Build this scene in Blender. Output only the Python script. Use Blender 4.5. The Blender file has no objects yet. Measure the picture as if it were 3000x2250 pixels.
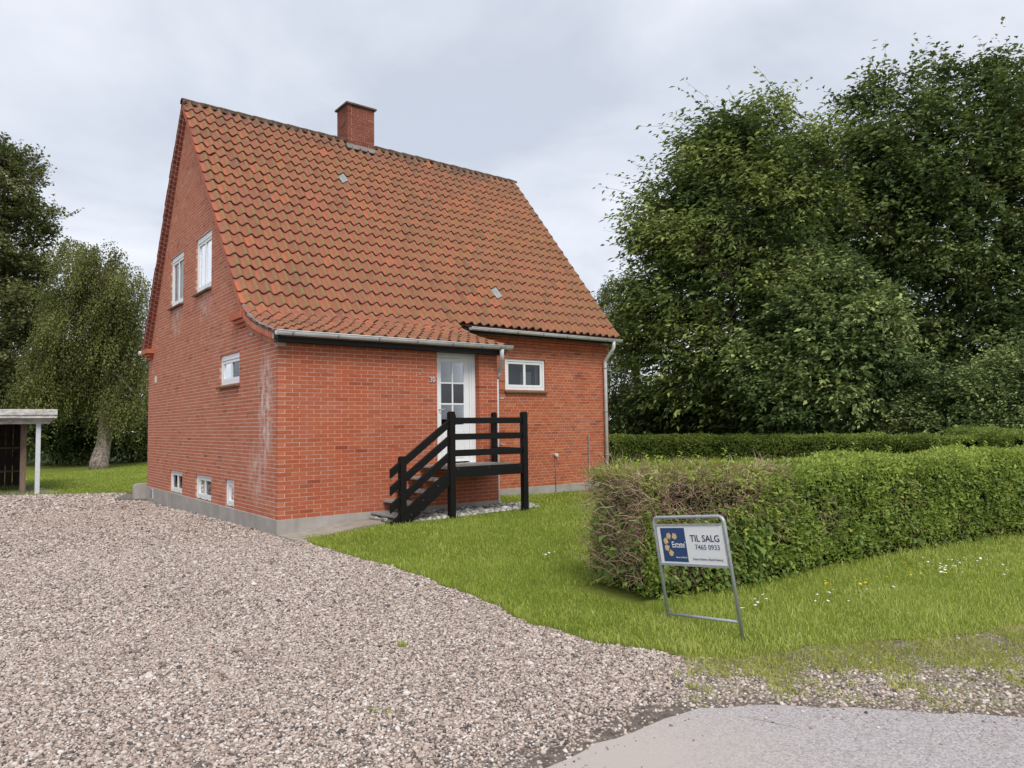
import bpy, bmesh, math, random
import numpy as np
from mathutils import Vector, Matrix, geometry

random.seed(7)
rng = np.random.default_rng(11)
S = bpy.context.scene
COL = S.collection

# ------------------------------------------------------------------ camera
CAM = np.array([-4.1241, -11.3258, 1.6743])
YAW, PITCH, ROLL, FPX = 0.6606, 0.0569, 0.0134, 2134.2 / 3000.0
_r = np.array([math.cos(YAW), -math.sin(YAW), 0.0])
_f0 = np.array([math.sin(YAW), math.cos(YAW), 0.0])
_z = np.array([0, 0, 1.0])
_f = _f0 * math.cos(PITCH) + _z * math.sin(PITCH)
_u = -_f0 * math.sin(PITCH) + _z * math.cos(PITCH)
CX = _r * math.cos(ROLL) - _u * math.sin(ROLL)
CY = _r * math.sin(ROLL) + _u * math.cos(ROLL)
cd = bpy.data.cameras.new('camera')
cam = bpy.data.objects.new('camera', cd)
COL.objects.link(cam)
M = Matrix.Identity(4)
for i in range(3):
    M[i][0], M[i][1], M[i][2], M[i][3] = CX[i], CY[i], -_f[i], CAM[i]
cam.matrix_world = M
cd.sensor_width = 36.0
cd.sensor_fit = 'HORIZONTAL'
cd.lens = 36.0 * FPX
cd.clip_start, cd.clip_end = 0.05, 3000
S.camera = cam

def ray(x, y):          # photograph pixel (3000 wide) -> direction with unit depth
    a, b = (x - 1500) / 2134.2, (1125 - y) / 2134.2
    return CX * a + CY * b + _f
def at(x, y, dep):
    return CAM + ray(x, y) * dep
def onz(x, y, z=0.0):
    d = ray(x, y)
    return CAM + d * ((z - CAM[2]) / d[2])
def proj(P):
    d = np.asarray(P, float) - CAM
    c = d @ _f
    return 1500 + 2134.2 * (d @ CX) / c, 1125 - 2134.2 * (d @ CY) / c, c

# ------------------------------------------------------------------ world: overcast daylight
SUN_EL, SUN_AZ = math.radians(50), math.radians(200)     # azimuth clockwise from +Y
w = bpy.data.worlds.new('World')
S.world = w
w.use_nodes = True
nt = w.node_tree
nt.nodes.clear()
N = nt.nodes.new
out = N('ShaderNodeOutputWorld')
bg = N('ShaderNodeBackground')
bg.inputs['Strength'].default_value = 0.1
sky = N('ShaderNodeTexSky')
sky.sky_type = 'NISHITA'
sky.sun_disc = False
sky.sun_elevation = SUN_EL
sky.sun_rotation = SUN_AZ
tc = N('ShaderNodeTexCoord')
sep = N('ShaderNodeSeparateXYZ')
nt.links.new(tc.outputs['Generated'], sep.inputs[0])
def wm(op, a, b):
    m = N('ShaderNodeMath'); m.operation = op
    for i, v in enumerate((a, b)):
        if hasattr(v, 'links'): nt.links.new(v, m.inputs[i])
        else: m.inputs[i].default_value = v
    return m.outputs[0]
zz = wm('ADD', wm('MAXIMUM', sep.outputs[2], 0.0), 0.22)
cmb = N('ShaderNodeCombineXYZ')
nt.links.new(wm('DIVIDE', sep.outputs[0], zz), cmb.inputs[0])
nt.links.new(wm('DIVIDE', sep.outputs[1], zz), cmb.inputs[1])
n1 = N('ShaderNodeTexNoise')
n1.inputs['Scale'].default_value = 1.25
n1.inputs['Detail'].default_value = 6.0
n1.inputs['Roughness'].default_value = 0.52
n1.inputs['Distortion'].default_value = 0.3
nt.links.new(cmb.outputs[0], n1.inputs['Vector'])
cr = N('ShaderNodeValToRGB')
cr.color_ramp.elements[0].position = 0.36
cr.color_ramp.elements[0].color = (0.365, 0.395, 0.455, 1)
cr.color_ramp.elements[1].position = 0.66
cr.color_ramp.elements[1].color = (0.585, 0.602, 0.640, 1)
nt.links.new(n1.outputs['Fac'], cr.inputs[0])
sc = N('ShaderNodeVectorMath'); sc.operation = 'SCALE'
sc.inputs['Scale'].default_value = 10.0
nt.links.new(cr.outputs[0], sc.inputs[0])
mx = N('ShaderNodeMix'); mx.data_type = 'RGBA'
mx.inputs[0].default_value = 0.93
nt.links.new(sky.outputs[0], mx.inputs[6])
nt.links.new(sc.outputs[0], mx.inputs[7])
nt.links.new(mx.outputs[2], bg.inputs['Color'])
nt.links.new(bg.outputs[0], out.inputs[0])

ld = bpy.data.lights.new('sun', 'SUN')
ld.energy = 1.5
ld.angle = math.radians(22)
ld.color = (1.0, 0.965, 0.91)
sun = bpy.data.objects.new('sun', ld)
COL.objects.link(sun)
sv = Vector((math.sin(SUN_AZ) * math.cos(SUN_EL), math.cos(SUN_AZ) * math.cos(SUN_EL), math.sin(SUN_EL)))
sun.rotation_euler = sv.to_track_quat('Z', 'Y').to_euler()
sun.location = (0, -20, 30)

S.view_settings.view_transform = 'Standard'
S.view_settings.look = 'None'
S.view_settings.gamma = 1.0
S.view_settings.exposure = 0.80
S.view_settings.use_curve_mapping = False

# ------------------------------------------------------------------ materials
class Mat:
    def __init__(s, name, rough=0.8, spec=0.3):
        s.m = bpy.data.materials.new(name)
        s.m.use_nodes = True
        s.t = s.m.node_tree
        s.b = s.t.nodes['Principled BSDF']
        s.b.inputs['Roughness'].default_value = rough
        s.b.inputs['Specular IOR Level'].default_value = spec
        s._pos = None
    def n(s, typ, **kw):
        n = s.t.nodes.new(typ)
        for k, v in kw.items(): setattr(n, k, v)
        return n
    def lk(s, a, b): s.t.links.new(a, b)
    def setin(s, sock, v):
        if hasattr(v, 'links'): s.lk(v, sock)
        elif isinstance(v, (tuple, list)) and len(v) == 3 and sock.type == 'RGBA': sock.default_value = (*v, 1)
        else: sock.default_value = v
    def pos(s):
        if s._pos is None: s._pos = s.n('ShaderNodeNewGeometry').outputs['Position']
        return s._pos
    def scaled(s, v, k):
        m = s.n('ShaderNodeVectorMath', operation='MULTIPLY')
        s.lk(v, m.inputs[0]); m.inputs[1].default_value = k
        return m.outputs[0]
    def noise(s, scale, detail=3, rough=0.55, vec=None, dist=0):
        n = s.n('ShaderNodeTexNoise')
        s.lk(vec if vec is not None else s.pos(), n.inputs['Vector'])
        n.inputs['Scale'].default_value = scale
        n.inputs['Detail'].default_value = detail
        n.inputs['Roughness'].default_value = rough
        n.inputs['Distortion'].default_value = dist
        return n.outputs['Fac']
    def voro(s, scale, feat='F1', out='Distance', vec=None):
        n = s.n('ShaderNodeTexVoronoi', feature=feat)
        s.lk(vec if vec is not None else s.pos(), n.inputs['Vector'])
        n.inputs['Scale'].default_value = scale
        return n.outputs[out]
    def attr(s, name, o='Fac'):
        return s.n('ShaderNodeAttribute', attribute_name=name).outputs[o]
    def ramp(s, fac, stops):
        r = s.n('ShaderNodeValToRGB')
        e = r.color_ramp.elements
        while len(e) < len(stops): e.new(0.5)
        for k, (p, c) in zip(e, stops):
            k.position = p
            k.color = (*c, 1) if len(c) == 3 else c
        s.lk(fac, r.inputs[0])
        return r.outputs[0]
    def rng(s, fac, a, b, c=0.0, d=1.0):
        r = s.n('ShaderNodeMapRange', clamp=True)
        s.lk(fac, r.inputs[0])
        for i, v in enumerate((a, b, c, d)): r.inputs[i + 1].default_value = v
        return r.outputs[0]
    def math(s, op, a, b=0.0):
        m = s.n('ShaderNodeMath', operation=op)
        s.setin(m.inputs[0], a); s.setin(m.inputs[1], b)
        return m.outputs[0]
    def mix(s, fac, a, b, blend='MIX'):
        m = s.n('ShaderNodeMix', data_type='RGBA', blend_type=blend)
        s.setin(m.inputs[0], fac); s.setin(m.inputs[6], a); s.setin(m.inputs[7], b)
        return m.outputs[2]
    def color(s, c): s.setin(s.b.inputs['Base Color'], c); return s
    def bump(s, h, strength=0.3, dist=0.01):
        b = s.n('ShaderNodeBump')
        b.inputs['Strength'].default_value = strength
        b.inputs['Distance'].default_value = dist
        s.lk(h, b.inputs['Height'])
        s.lk(b.outputs[0], s.b.inputs['Normal'])
        return s

def blob(m, c, r):      # soft ellipsoidal mask round a world point
    v = m.n('ShaderNodeVectorMath', operation='SUBTRACT'); m.lk(m.pos(), v.inputs[0]); v.inputs[1].default_value = c
    q = m.n('ShaderNodeVectorMath', operation='DIVIDE'); m.lk(v.outputs[0], q.inputs[0]); q.inputs[1].default_value = r
    l = m.n('ShaderNodeVectorMath', operation='LENGTH'); m.lk(q.outputs[0], l.inputs[0])
    return m.rng(l.outputs['Value'], 0.35, 1.0, 1.0, 0.0)

def effloresce(m):      # white salt bloom on the gable near the corner and below the upper windows
    a = blob(m, (0, 0.55, 2.0), (0.6, 0.42, 1.25))
    b = m.math('MULTIPLY', blob(m, (0, 0.95, 0.95), (0.5, 0.6, 0.6)), 0.55)
    c = m.math('MULTIPLY', blob(m, (0, 4.2, 4.22), (0.5, 0.6, 0.4)), 0.6)
    d = m.math('MULTIPLY', blob(m, (0, 6.45, 4.2), (0.5, 0.6, 0.5)), 0.6)
    e = m.math('MAXIMUM', m.math('MAXIMUM', a, b), m.math('MAXIMUM', c, d))
    n = m.rng(m.noise(5.0, 5, 0.7, m.scaled(m.pos(), (1, 1.6, 0.8))), 0.42, 0.62)
    return m.math('MULTIPLY', m.math('MULTIPLY', e, n), 0.95)

def brick_mat(name, cols, spots=True):
    m = Mat(name, 0.82, 0.25)
    c = m.ramp(m.attr('tint'), [(i / (len(cols) - 1), k) for i, k in enumerate(cols)])
    g = m.noise(60, 4, 0.7)
    c = m.mix(m.rng(g, 0.35, 0.75, 0.0, 0.35), c, m.mix(0.5, c, (0.16, 0.05, 0.035)))
    big = m.noise(1.3, 3, 0.6)
    c = m.mix(m.rng(big, 0.45, 0.75, 0, 0.28), c, (0.42, 0.19, 0.14))
    if spots: c = m.mix(effloresce(m), c, (0.66, 0.58, 0.55))
    return m.color(c).bump(g, 0.35, 0.004).m

BRICK = brick_mat('red_brick', [(0.233, 0.056, 0.029), (0.381, 0.092, 0.042), (0.427, 0.108, 0.049), (0.451, 0.118, 0.052), (0.465, 0.150, 0.072)])
BRICKG = brick_mat('gable_brick', [(0.265, 0.080, 0.045), (0.424, 0.125, 0.067), (0.477, 0.146, 0.077), (0.503, 0.165, 0.087), (0.529, 0.228, 0.128)])
BRICKM = brick_mat('main_brick', [(0.204, 0.049, 0.025), (0.337, 0.086, 0.036), (0.417, 0.106, 0.045), (0.469, 0.126, 0.047), (0.509, 0.186, 0.069)])
m = Mat('mortar', 0.95, 0.1)
m.color(m.mix(m.rng(m.noise(9, 4), 0.3, 0.7), (0.50, 0.345, 0.27), (0.62, 0.455, 0.365))).bump(m.noise(150, 3), 0.4, 0.004)
MORTAR = m.m
m = Mat('pale_mortar', 0.95, 0.1)
m.color(m.mix(m.rng(m.noise(9, 4), 0.3, 0.7), (0.56, 0.42, 0.34), (0.70, 0.56, 0.465))).bump(m.noise(150, 3), 0.4, 0.004)
MORTARG = m.m
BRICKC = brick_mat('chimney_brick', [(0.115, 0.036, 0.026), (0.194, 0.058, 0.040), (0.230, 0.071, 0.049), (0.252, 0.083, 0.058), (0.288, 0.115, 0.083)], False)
m = Mat('concrete_plinth', 0.9, 0.2)
c = m.mix(m.rng(m.noise(2.2, 5, 0.65), 0.3, 0.75), (0.30, 0.275, 0.25), (0.43, 0.40, 0.37))
st = m.rng(m.noise(5, 4, 0.6, m.scaled(m.pos(), (1, 1, 0.12))), 0.55, 0.72)
c = m.mix(m.math('MULTIPLY', st, 0.35), c, (0.20, 0.165, 0.10))
m.color(c).bump(m.noise(80, 4, 0.7), 0.3, 0.006)
CONC = m.m
def simple(name, a, b, scale=6, rough=0.7, spec=0.3, bump=0.0, bs=60, metal=0.0, vec=None):
    m = Mat(name, rough, spec)
    v = m.scaled(m.pos(), vec) if vec else None
    m.color(m.mix(m.rng(m.noise(scale, 4, 0.6, v), 0.35, 0.7), a, b))
    m.b.inputs['Metallic'].default_value = metal
    if bump: m.bump(m.noise(bs, 4, 0.6, v), bump, 0.005)
    return m.m
WHITE = simple('white_window_paint', (0.77, 0.78, 0.78), (0.80, 0.81, 0.81), 3, 0.35, 0.4)
GASKET = simple('rubber_gasket', (0.02, 0.02, 0.02), (0.03, 0.03, 0.03))
BLACKP = simple('black_stained_timber', (0.0045, 0.004, 0.004), (0.009, 0.008, 0.008), 7, 0.6, 0.22, 0.25, 30, vec=(1, 1, 6))
BLACKB = simple('black_fascia_paint', (0.006, 0.006, 0.007), (0.010, 0.010, 0.011), 5, 0.6, 0.3)
GUTTER = simple('zinc_gutter', (0.54, 0.555, 0.56), (0.68, 0.69, 0.69), 5, 0.5, 0.4, 0.05)
GUTTERD = simple('gutter_bracket', (0.24, 0.25, 0.25), (0.36, 0.37, 0.37), 9, 0.5, 0.4)
STEEL = simple('galvanised_steel', (0.33, 0.355, 0.38), (0.45, 0.47, 0.49), 40, 0.42, 0.5, 0.05, 200, 0.35)
GRATE = simple('weathered_deck_tread', (0.27, 0.26, 0.245), (0.42, 0.405, 0.38), 20, 0.75, 0.3, 0.4, 120)
SILL = simple('sill_brick', (0.21, 0.125, 0.075), (0.15, 0.115, 0.065), 6, 0.9, 0.15, 0.4, 60)
CAPM = simple('chimney_cap', (0.10, 0.095, 0.085), (0.17, 0.16, 0.15), 8, 0.9, 0.2, 0.3)
FLASH = simple('mortar_flashing', (0.161, 0.155, 0.143), (0.273, 0.254, 0.229), 9, 0.95, 0.1, 0.6, 50)
SHEATH = simple('roof_sheathing', (0.10, 0.05, 0.035), (0.14, 0.07, 0.05), 4)
INNER = simple('interior_plaster', (0.16, 0.15, 0.14), (0.22, 0.20, 0.19), 2)
CURT = simple('net_curtain', (0.62, 0.63, 0.64), (0.74, 0.75, 0.75), 40, 0.9, 0.1, vec=(1, 8, 0.3))
PAPER = simple('pale_blue_board', (0.55, 0.66, 0.68), (0.62, 0.72, 0.74), 3)
GREYW = simple('weathered_white_timber', (0.694, 0.683, 0.650), (0.336, 0.319, 0.297), 7, 0.8, 0.2, 0.4, 50, vec=(1, 1, 2.5))
POSTW = simple('pale_painted_post', (0.66, 0.69, 0.74), (0.56, 0.58, 0.62), 9, 0.7, 0.25, 0.2, 40)
DARKW = simple('dark_timber_board', (0.035, 0.026, 0.022), (0.075, 0.056, 0.047), 9, 0.85, 0.15, 0.4, 40, vec=(4, 4, 0.5))
BROWNW = simple('brown_timber', (0.16, 0.115, 0.085), (0.26, 0.19, 0.14), 9, 0.85, 0.15, 0.4, 40, vec=(4, 4, 0.5))
SLAB = simple('concrete_paving', (0.27, 0.235, 0.195), (0.40, 0.355, 0.30), 3.5, 0.9, 0.15, 0.3, 70)
PEBB = simple('pebble_stone', (0.40, 0.39, 0.37), (0.62, 0.61, 0.58), 18, 0.8, 0.25, 0.2, 60)
DARKIN = simple('carport_floor', (0.15, 0.13, 0.125), (0.21, 0.185, 0.18), 2, 0.9, 0.1)

def glass_mat():
    m = Mat('window_glass')
    m.t.nodes.remove(m.b)
    o = m.t.nodes['Material Output']
    tr = m.n('ShaderNodeBsdfTransparent'); tr.inputs[0].default_value = (0.62, 0.64, 0.64, 1)
    gl = m.n('ShaderNodeBsdfGlossy'); gl.inputs['Roughness'].default_value = 0.015
    gl.inputs['Color'].default_value = (0.95, 0.97, 1, 1)
    fr = m.n('ShaderNodeFresnel'); fr.inputs[0].default_value = 1.75
    mi = m.n('ShaderNodeMixShader')
    m.lk(fr.outputs[0], mi.inputs[0]); m.lk(tr.outputs[0], mi.inputs[1]); m.lk(gl.outputs[0], mi.inputs[2])
    m.lk(mi.outputs[0], o.inputs[0])
    return m.m
GLASS = glass_mat()

def tile_mat():
    m = Mat('clay_pantile', 0.85, 0.2)
    t = m.attr('tint')
    base = m.ramp(t, [(0, (0.234, 0.074, 0.051)), (0.35, (0.326, 0.098, 0.063)), (0.75, (0.375, 0.112, 0.068)), (1, (0.448, 0.123, 0.064))])
    g = m.noise(25, 4, 0.65)
    base = m.mix(m.rng(g, 0.4, 0.75, 0, 0.5), base, (0.43, 0.20, 0.14))
    uv = m.n('ShaderNodeUVMap', uv_map='UVMap')
    sp = m.n('ShaderNodeSeparateXYZ'); m.lk(uv.outputs[0], sp.inputs[0])
    # olive algae over the crown of each tile, patchy over the roof
    hump = m.math('MULTIPLY', m.rng(sp.outputs[0], 0.22, 0.42), m.rng(sp.outputs[0], 1.0, 0.84))
    low = m.rng(sp.outputs[1], 0.15, 0.45)
    pat = m.rng(m.noise(0.9, 3, 0.6), 0.28, 0.50, 0.55, 1.0)
    fine = m.rng(m.noise(14, 4, 0.65), 0.30, 0.58)
    amt = m.math('MULTIPLY', m.math('MULTIPLY', hump, low), m.math('MULTIPLY', pat, fine))
    amt = m.math('MULTIPLY', amt, m.rng(m.attr('flare'), 0, 1, 0.95, 0.62))
    c = m.mix(amt, base, (0.205, 0.160, 0.066))
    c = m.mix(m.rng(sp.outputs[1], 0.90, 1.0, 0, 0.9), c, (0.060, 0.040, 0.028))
    # grey soot near the ridge and lichen on the flared eave
    z = m.n('ShaderNodeSeparateXYZ'); m.lk(m.pos(), z.inputs[0])
    top = m.math('MULTIPLY', m.rng(z.outputs[2], 8.3, 9.0), m.rng(m.noise(2.2, 4), 0.40, 0.62))
    c = m.mix(m.math('MULTIPLY', top, 0.75), c, (0.10, 0.075, 0.065))
    dk = m.rng(m.noise(1.9, 6, 0.75), 0.54, 0.70, 0, 0.60)
    c = m.mix(dk, c, (0.17, 0.11, 0.085))
    li = m.math('MULTIPLY', m.rng(m.noise(26, 4, 0.7), 0.60, 0.68), m.rng(m.attr('flare'), 0, 1, 0.10, 0.60))
    c = m.mix(li, c, (0.50, 0.46, 0.42))
    return m.color(c).bump(g, 0.35, 0.006).m
TILE = tile_mat()
m = Mat('mossy_ridge', 0.95, 0.1)
g = m.noise(16, 5, 0.7)
m.color(m.ramp(g, [(0.3, (0.035, 0.028, 0.022)), (0.52, (0.11, 0.085, 0.06)), (0.62, (0.20, 0.10, 0.07)), (0.75, (0.26, 0.22, 0.18))])).bump(g, 0.9, 0.03)
RIDGE = m.m

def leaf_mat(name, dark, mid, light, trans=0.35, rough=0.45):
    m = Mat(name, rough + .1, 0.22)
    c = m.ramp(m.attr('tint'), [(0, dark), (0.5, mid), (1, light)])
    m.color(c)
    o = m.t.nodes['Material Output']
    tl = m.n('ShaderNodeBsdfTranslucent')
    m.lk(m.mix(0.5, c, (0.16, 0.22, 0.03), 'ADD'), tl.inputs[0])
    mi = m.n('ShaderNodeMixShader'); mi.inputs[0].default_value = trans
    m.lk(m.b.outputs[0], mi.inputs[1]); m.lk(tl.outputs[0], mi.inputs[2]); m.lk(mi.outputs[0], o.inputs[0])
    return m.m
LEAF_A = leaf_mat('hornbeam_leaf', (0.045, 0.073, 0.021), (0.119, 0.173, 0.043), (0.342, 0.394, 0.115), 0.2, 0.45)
LEAF_B = leaf_mat('maple_leaf', (0.038, 0.062, 0.021), (0.095, 0.140, 0.042), (0.275, 0.325, 0.103), 0.2, 0.45)
LEAF_BUSH = leaf_mat('shrub_leaf', (0.052, 0.083, 0.028), (0.138, 0.198, 0.064), (0.435, 0.500, 0.189), 0.2, 0.45)
LEAF_BIR = leaf_mat('birch_leaf', (0.076, 0.082, 0.027), (0.149, 0.160, 0.049), (0.253, 0.260, 0.088), 0.25, 0.45)
LEAF_POP = leaf_mat('poplar_leaf', (0.056, 0.067, 0.022), (0.115, 0.131, 0.046), (0.270, 0.265, 0.114), 0.25, 0.45)
LEAF_H = leaf_mat('privet_leaf', (0.100, 0.144, 0.026), (0.251, 0.328, 0.062), (0.522, 0.583, 0.140), 0.3, 0.4)
LEAF_H2 = leaf_mat('far_privet_leaf', (0.069, 0.101, 0.021), (0.164, 0.220, 0.044), (0.329, 0.389, 0.087), 0.3, 0.4)
LEAF_V = leaf_mat('climber_leaf', (0.083, 0.135, 0.033), (0.187, 0.284, 0.071), (0.508, 0.628, 0.105), 0.35, 0.4)
GRASS = leaf_mat('lawn_grass', (0.182, 0.249, 0.032), (0.346, 0.428, 0.066), (0.561, 0.587, 0.186), 0.35, 0.5)
DRYG = leaf_mat('dry_grass', (0.221, 0.252, 0.045), (0.373, 0.399, 0.076), (0.607, 0.563, 0.190), 0.3, 0.6)
TWIG = Mat('dry_twig', 0.9, 0.1)
TWIG.color(TWIG.ramp(TWIG.attr('tint'), [(0, (0.115, 0.074, 0.054)), (0.5, (0.365, 0.247, 0.174)), (1, (0.756, 0.585, 0.432))])); TWIG = TWIG.m
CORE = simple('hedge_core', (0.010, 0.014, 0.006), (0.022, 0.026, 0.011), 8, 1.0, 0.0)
BARK = simple('dark_bark', (0.035, 0.028, 0.022), (0.085, 0.068, 0.052), 8, 0.95, 0.1, 0.6, 20, vec=(3, 3, 0.7))
m = Mat('birch_bark', 0.9, 0.15)
c = m.mix(m.rng(m.noise(5, 5, 0.7, m.scaled(m.pos(), (2.5, 2.5, 0.9))), 0.42, 0.62), (0.34, 0.29, 0.24), (0.085, 0.07, 0.055))
m.color(c).bump(m.noise(9, 5, 0.7, m.scaled(m.pos(), (2.5, 2.5, 0.6))), 0.7, 0.05)
BIRCHB = m.m

# ------------------------------------------------------------------ mesh helpers
def tag(o, label=None, cat=None, group=None, kind=None):
    for k, v in (('label', label), ('category', cat), ('group', group), ('kind', kind)):
        if v: o[k] = v
    return o
def empty(name, loc=(0, 0, 0)):
    o = bpy.data.objects.new(name, None)
    o.empty_display_size = 0.2
    o.location = loc
    COL.objects.link(o)
    return o
def link(name, me, parent=None):
    o = bpy.data.objects.new(name, me)
    COL.objects.link(o)
    if parent is not None:
        o.parent = parent
        q, T = parent, Vector((0, 0, 0))
        while q is not None:
            T += q.location; q = q.parent
        o.location = -T          # meshes are written in world metres
    return o
def npmesh(name, V, F, mat, parent=None, tint=None, smooth=False, attrs=None):
    """V (n,3), F (m,k) with k constant"""
    V = np.ascontiguousarray(V, np.float32); F = np.ascontiguousarray(F, np.int32)
    me = bpy.data.meshes.new(name)
    me.vertices.add(len(V)); me.vertices.foreach_set('co', V.ravel())
    k = F.shape[1]
    me.loops.add(F.size); me.loops.foreach_set('vertex_index', F.ravel())
    me.polygons.add(len(F))
    me.polygons.foreach_set('loop_start', np.arange(0, F.size, k, dtype=np.int32))
    if tint is not None:
        a = me.attributes.new('tint', 'FLOAT', 'FACE'); a.data.foreach_set('value', np.asarray(tint, np.float32))
    for nm, val in (attrs or {}).items():
        a = me.attributes.new(nm, 'FLOAT', 'FACE'); a.data.foreach_set('value', np.asarray(val, np.float32))
    me.polygons.foreach_set('use_smooth', np.full(len(F), bool(smooth)))
    me.materials.append(mat)
    me.update(calc_edges=True)
    return link(name, me, parent)

class MB:
    def __init__(s): s.v, s.f, s.t = [], [], []
    def add(s, vs, fs, t=0.5):
        b = len(s.v)
        s.v += [tuple(map(float, p)) for p in vs]
        s.f += [tuple(b + i for i in f) for f in fs]
        s.t += [t] * len(fs)
        return s
    def hexa(s, P, t=0.5):     # 8 corners: bottom ring 0-3, top ring 4-7
        return s.add(P, [(0, 3, 2, 1), (4, 5, 6, 7), (0, 1, 5, 4), (1, 2, 6, 5), (2, 3, 7, 6), (3, 0, 4, 7)], t)
    def box(s, a, b, t=0.5):
        x0, y0, z0 = [min(p, q) for p, q in zip(a, b)]; x1, y1, z1 = [max(p, q) for p, q in zip(a, b)]
        return s.hexa([(x0, y0, z0), (x1, y0, z0), (x1, y1, z0), (x0, y1, z0), (x0, y0, z1), (x1, y0, z1), (x1, y1, z1), (x0, y1, z1)], t)
    def beam(s, A, B, wv, hv, t=0.5):   # bar from A to B with full width vector wv and height vector hv
        A, B, wv, hv = [np.asarray(q, float) for q in (A, B, wv, hv)]
        P = [A - wv / 2 - hv / 2, B - wv / 2 - hv / 2, B + wv / 2 - hv / 2, A + wv / 2 - hv / 2]
        return s.hexa([*P, *[p + hv for p in P]], t)
    def tube(s, path, rad, n=10, t=0.5, caps=True):
        path = [np.asarray(p, float) for p in path]
        rad = rad if hasattr(rad, '__len__') else [rad] * len(path)
        rings, up = [], None
        for i, p in enumerate(path):
            d = path[min(i + 1, len(path) - 1)] - path[max(i - 1, 0)]
            d = d / (np.linalg.norm(d) + 1e-9)
            if up is None: up = np.array([0, 0, 1.0]) if abs(d[2]) < 0.9 else np.array([1.0, 0, 0])
            a = np.cross(d, up); a /= np.linalg.norm(a) + 1e-9
            b = np.cross(a, d); up = b
            rings.append([p + rad[i] * (math.cos(2 * math.pi * k / n) * a + math.sin(2 * math.pi * k / n) * b) for k in range(n)])
        vs = [q for r in rings for q in r]
        fs = []
        for i in range(len(path) - 1):
            for k in range(n):
                k2 = (k + 1) % n
                fs.append((i * n + k, i * n + k2, (i + 1) * n + k2, (i + 1) * n + k))
        if caps: fs += [tuple(range(n - 1, -1, -1)), tuple((len(path) - 1) * n + k for k in range(n))]
        return s.add(vs, fs, t)
    def build(s, name, mat, parent=None, smooth=False, bevel=0.0):
        me = bpy.data.meshes.new(name)
        me.from_pydata(s.v, [], s.f)
        a = me.attributes.new('tint', 'FLOAT', 'FACE'); a.data.foreach_set('value', np.asarray(s.t, np.float32))
        bm = bmesh.new(); bm.from_mesh(me)
        bmesh.ops.recalc_face_normals(bm, faces=bm.faces)
        if bevel: bmesh.ops.bevel(bm, geom=bm.edges[:], offset=bevel, segments=1, affect='EDGES')
        if smooth:
            for f in bm.faces: f.smooth = len(f.verts) <= 4
        bm.to_mesh(me); bm.free()
        me.materials.append(mat)
        return link(name, me, parent)

def sstep(a, b, x):
    t = np.clip((np.asarray(x, float) - a) / (b - a), 0, 1)
    return t * t * (3 - 2 * t)
def g(x, y):            # lie of the land, metres
    x, y = np.asarray(x, float), np.asarray(y, float)
    back = -0.13 * sstep(0, 10, y) * (1 - sstep(1.5, 5, x))
    rise = 0.125 * sstep(0.05, 1.6, x) * sstep(-6.0, -1.6, y) * (1 - 0.6 * sstep(4.3, 7, x)) * (1 - sstep(6, 14, y))
    return back + rise
def pip(px, py, poly):
    poly = np.asarray(poly); inside = np.zeros(len(px), bool)
    j = len(poly) - 1
    for i in range(len(poly)):
        xi, yi = poly[i]; xj, yj = poly[j]
        c = ((yi > py) != (yj > py)) & (px < (xj - xi) * (py - yi) / (yj - yi + 1e-12) + xi)
        inside ^= c; j = i
    return inside
def wig(x, y, s=1.0, k=0.0):   # cheap smooth noise in -1..1
    x, y = np.asarray(x) * s, np.asarray(y) * s
    return (np.sin(1.7 * x + 2.3 * y + k) + np.sin(3.1 * x - 1.9 * y + 2 * k + 1) + np.sin(-4.7 * x + 5.3 * y + 3 * k + 2) * 0.7 + np.sin(7.9 * x + 6.1 * y + k * 5) * 0.5) / 3.2
def sheet(name, poly, dz, mat, step=0.5, kind='structure'):
    poly = np.asarray(poly, float)
    x0, y0 = poly.min(0); x1, y1 = poly.max(0)
    gx, gy = np.meshgrid(np.arange(x0 + step / 2, x1, step), np.arange(y0 + step / 2, y1, step))
    gx, gy = gx.ravel(), gy.ravel()
    k = pip(gx, gy, poly)
    pts = [Vector(p) for p in poly] + [Vector((a, b)) for a, b in zip(gx[k], gy[k])]
    n = len(poly)
    r = geometry.delaunay_2d_cdt(pts, [(i, (i + 1) % n) for i in range(n)], [], 1, 1e-5)
    V = np.array([(p.x, p.y) for p in r[0]])
    Z = g(V[:, 0], V[:, 1]) + dz
    me = bpy.data.meshes.new(name)
    me.from_pydata([(a, b, c) for (a, b), c in zip(V, Z)], [], [tuple(f) for f in r[2]])
    me.materials.append(mat)
    bm = bmesh.new(); bm.from_mesh(me)
    for f in bm.faces:
        if f.normal.z < 0: f.normal_flip()
        f.smooth = True
    bm.to_mesh(me); bm.free()
    return tag(link(name, me), kind=kind)

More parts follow.
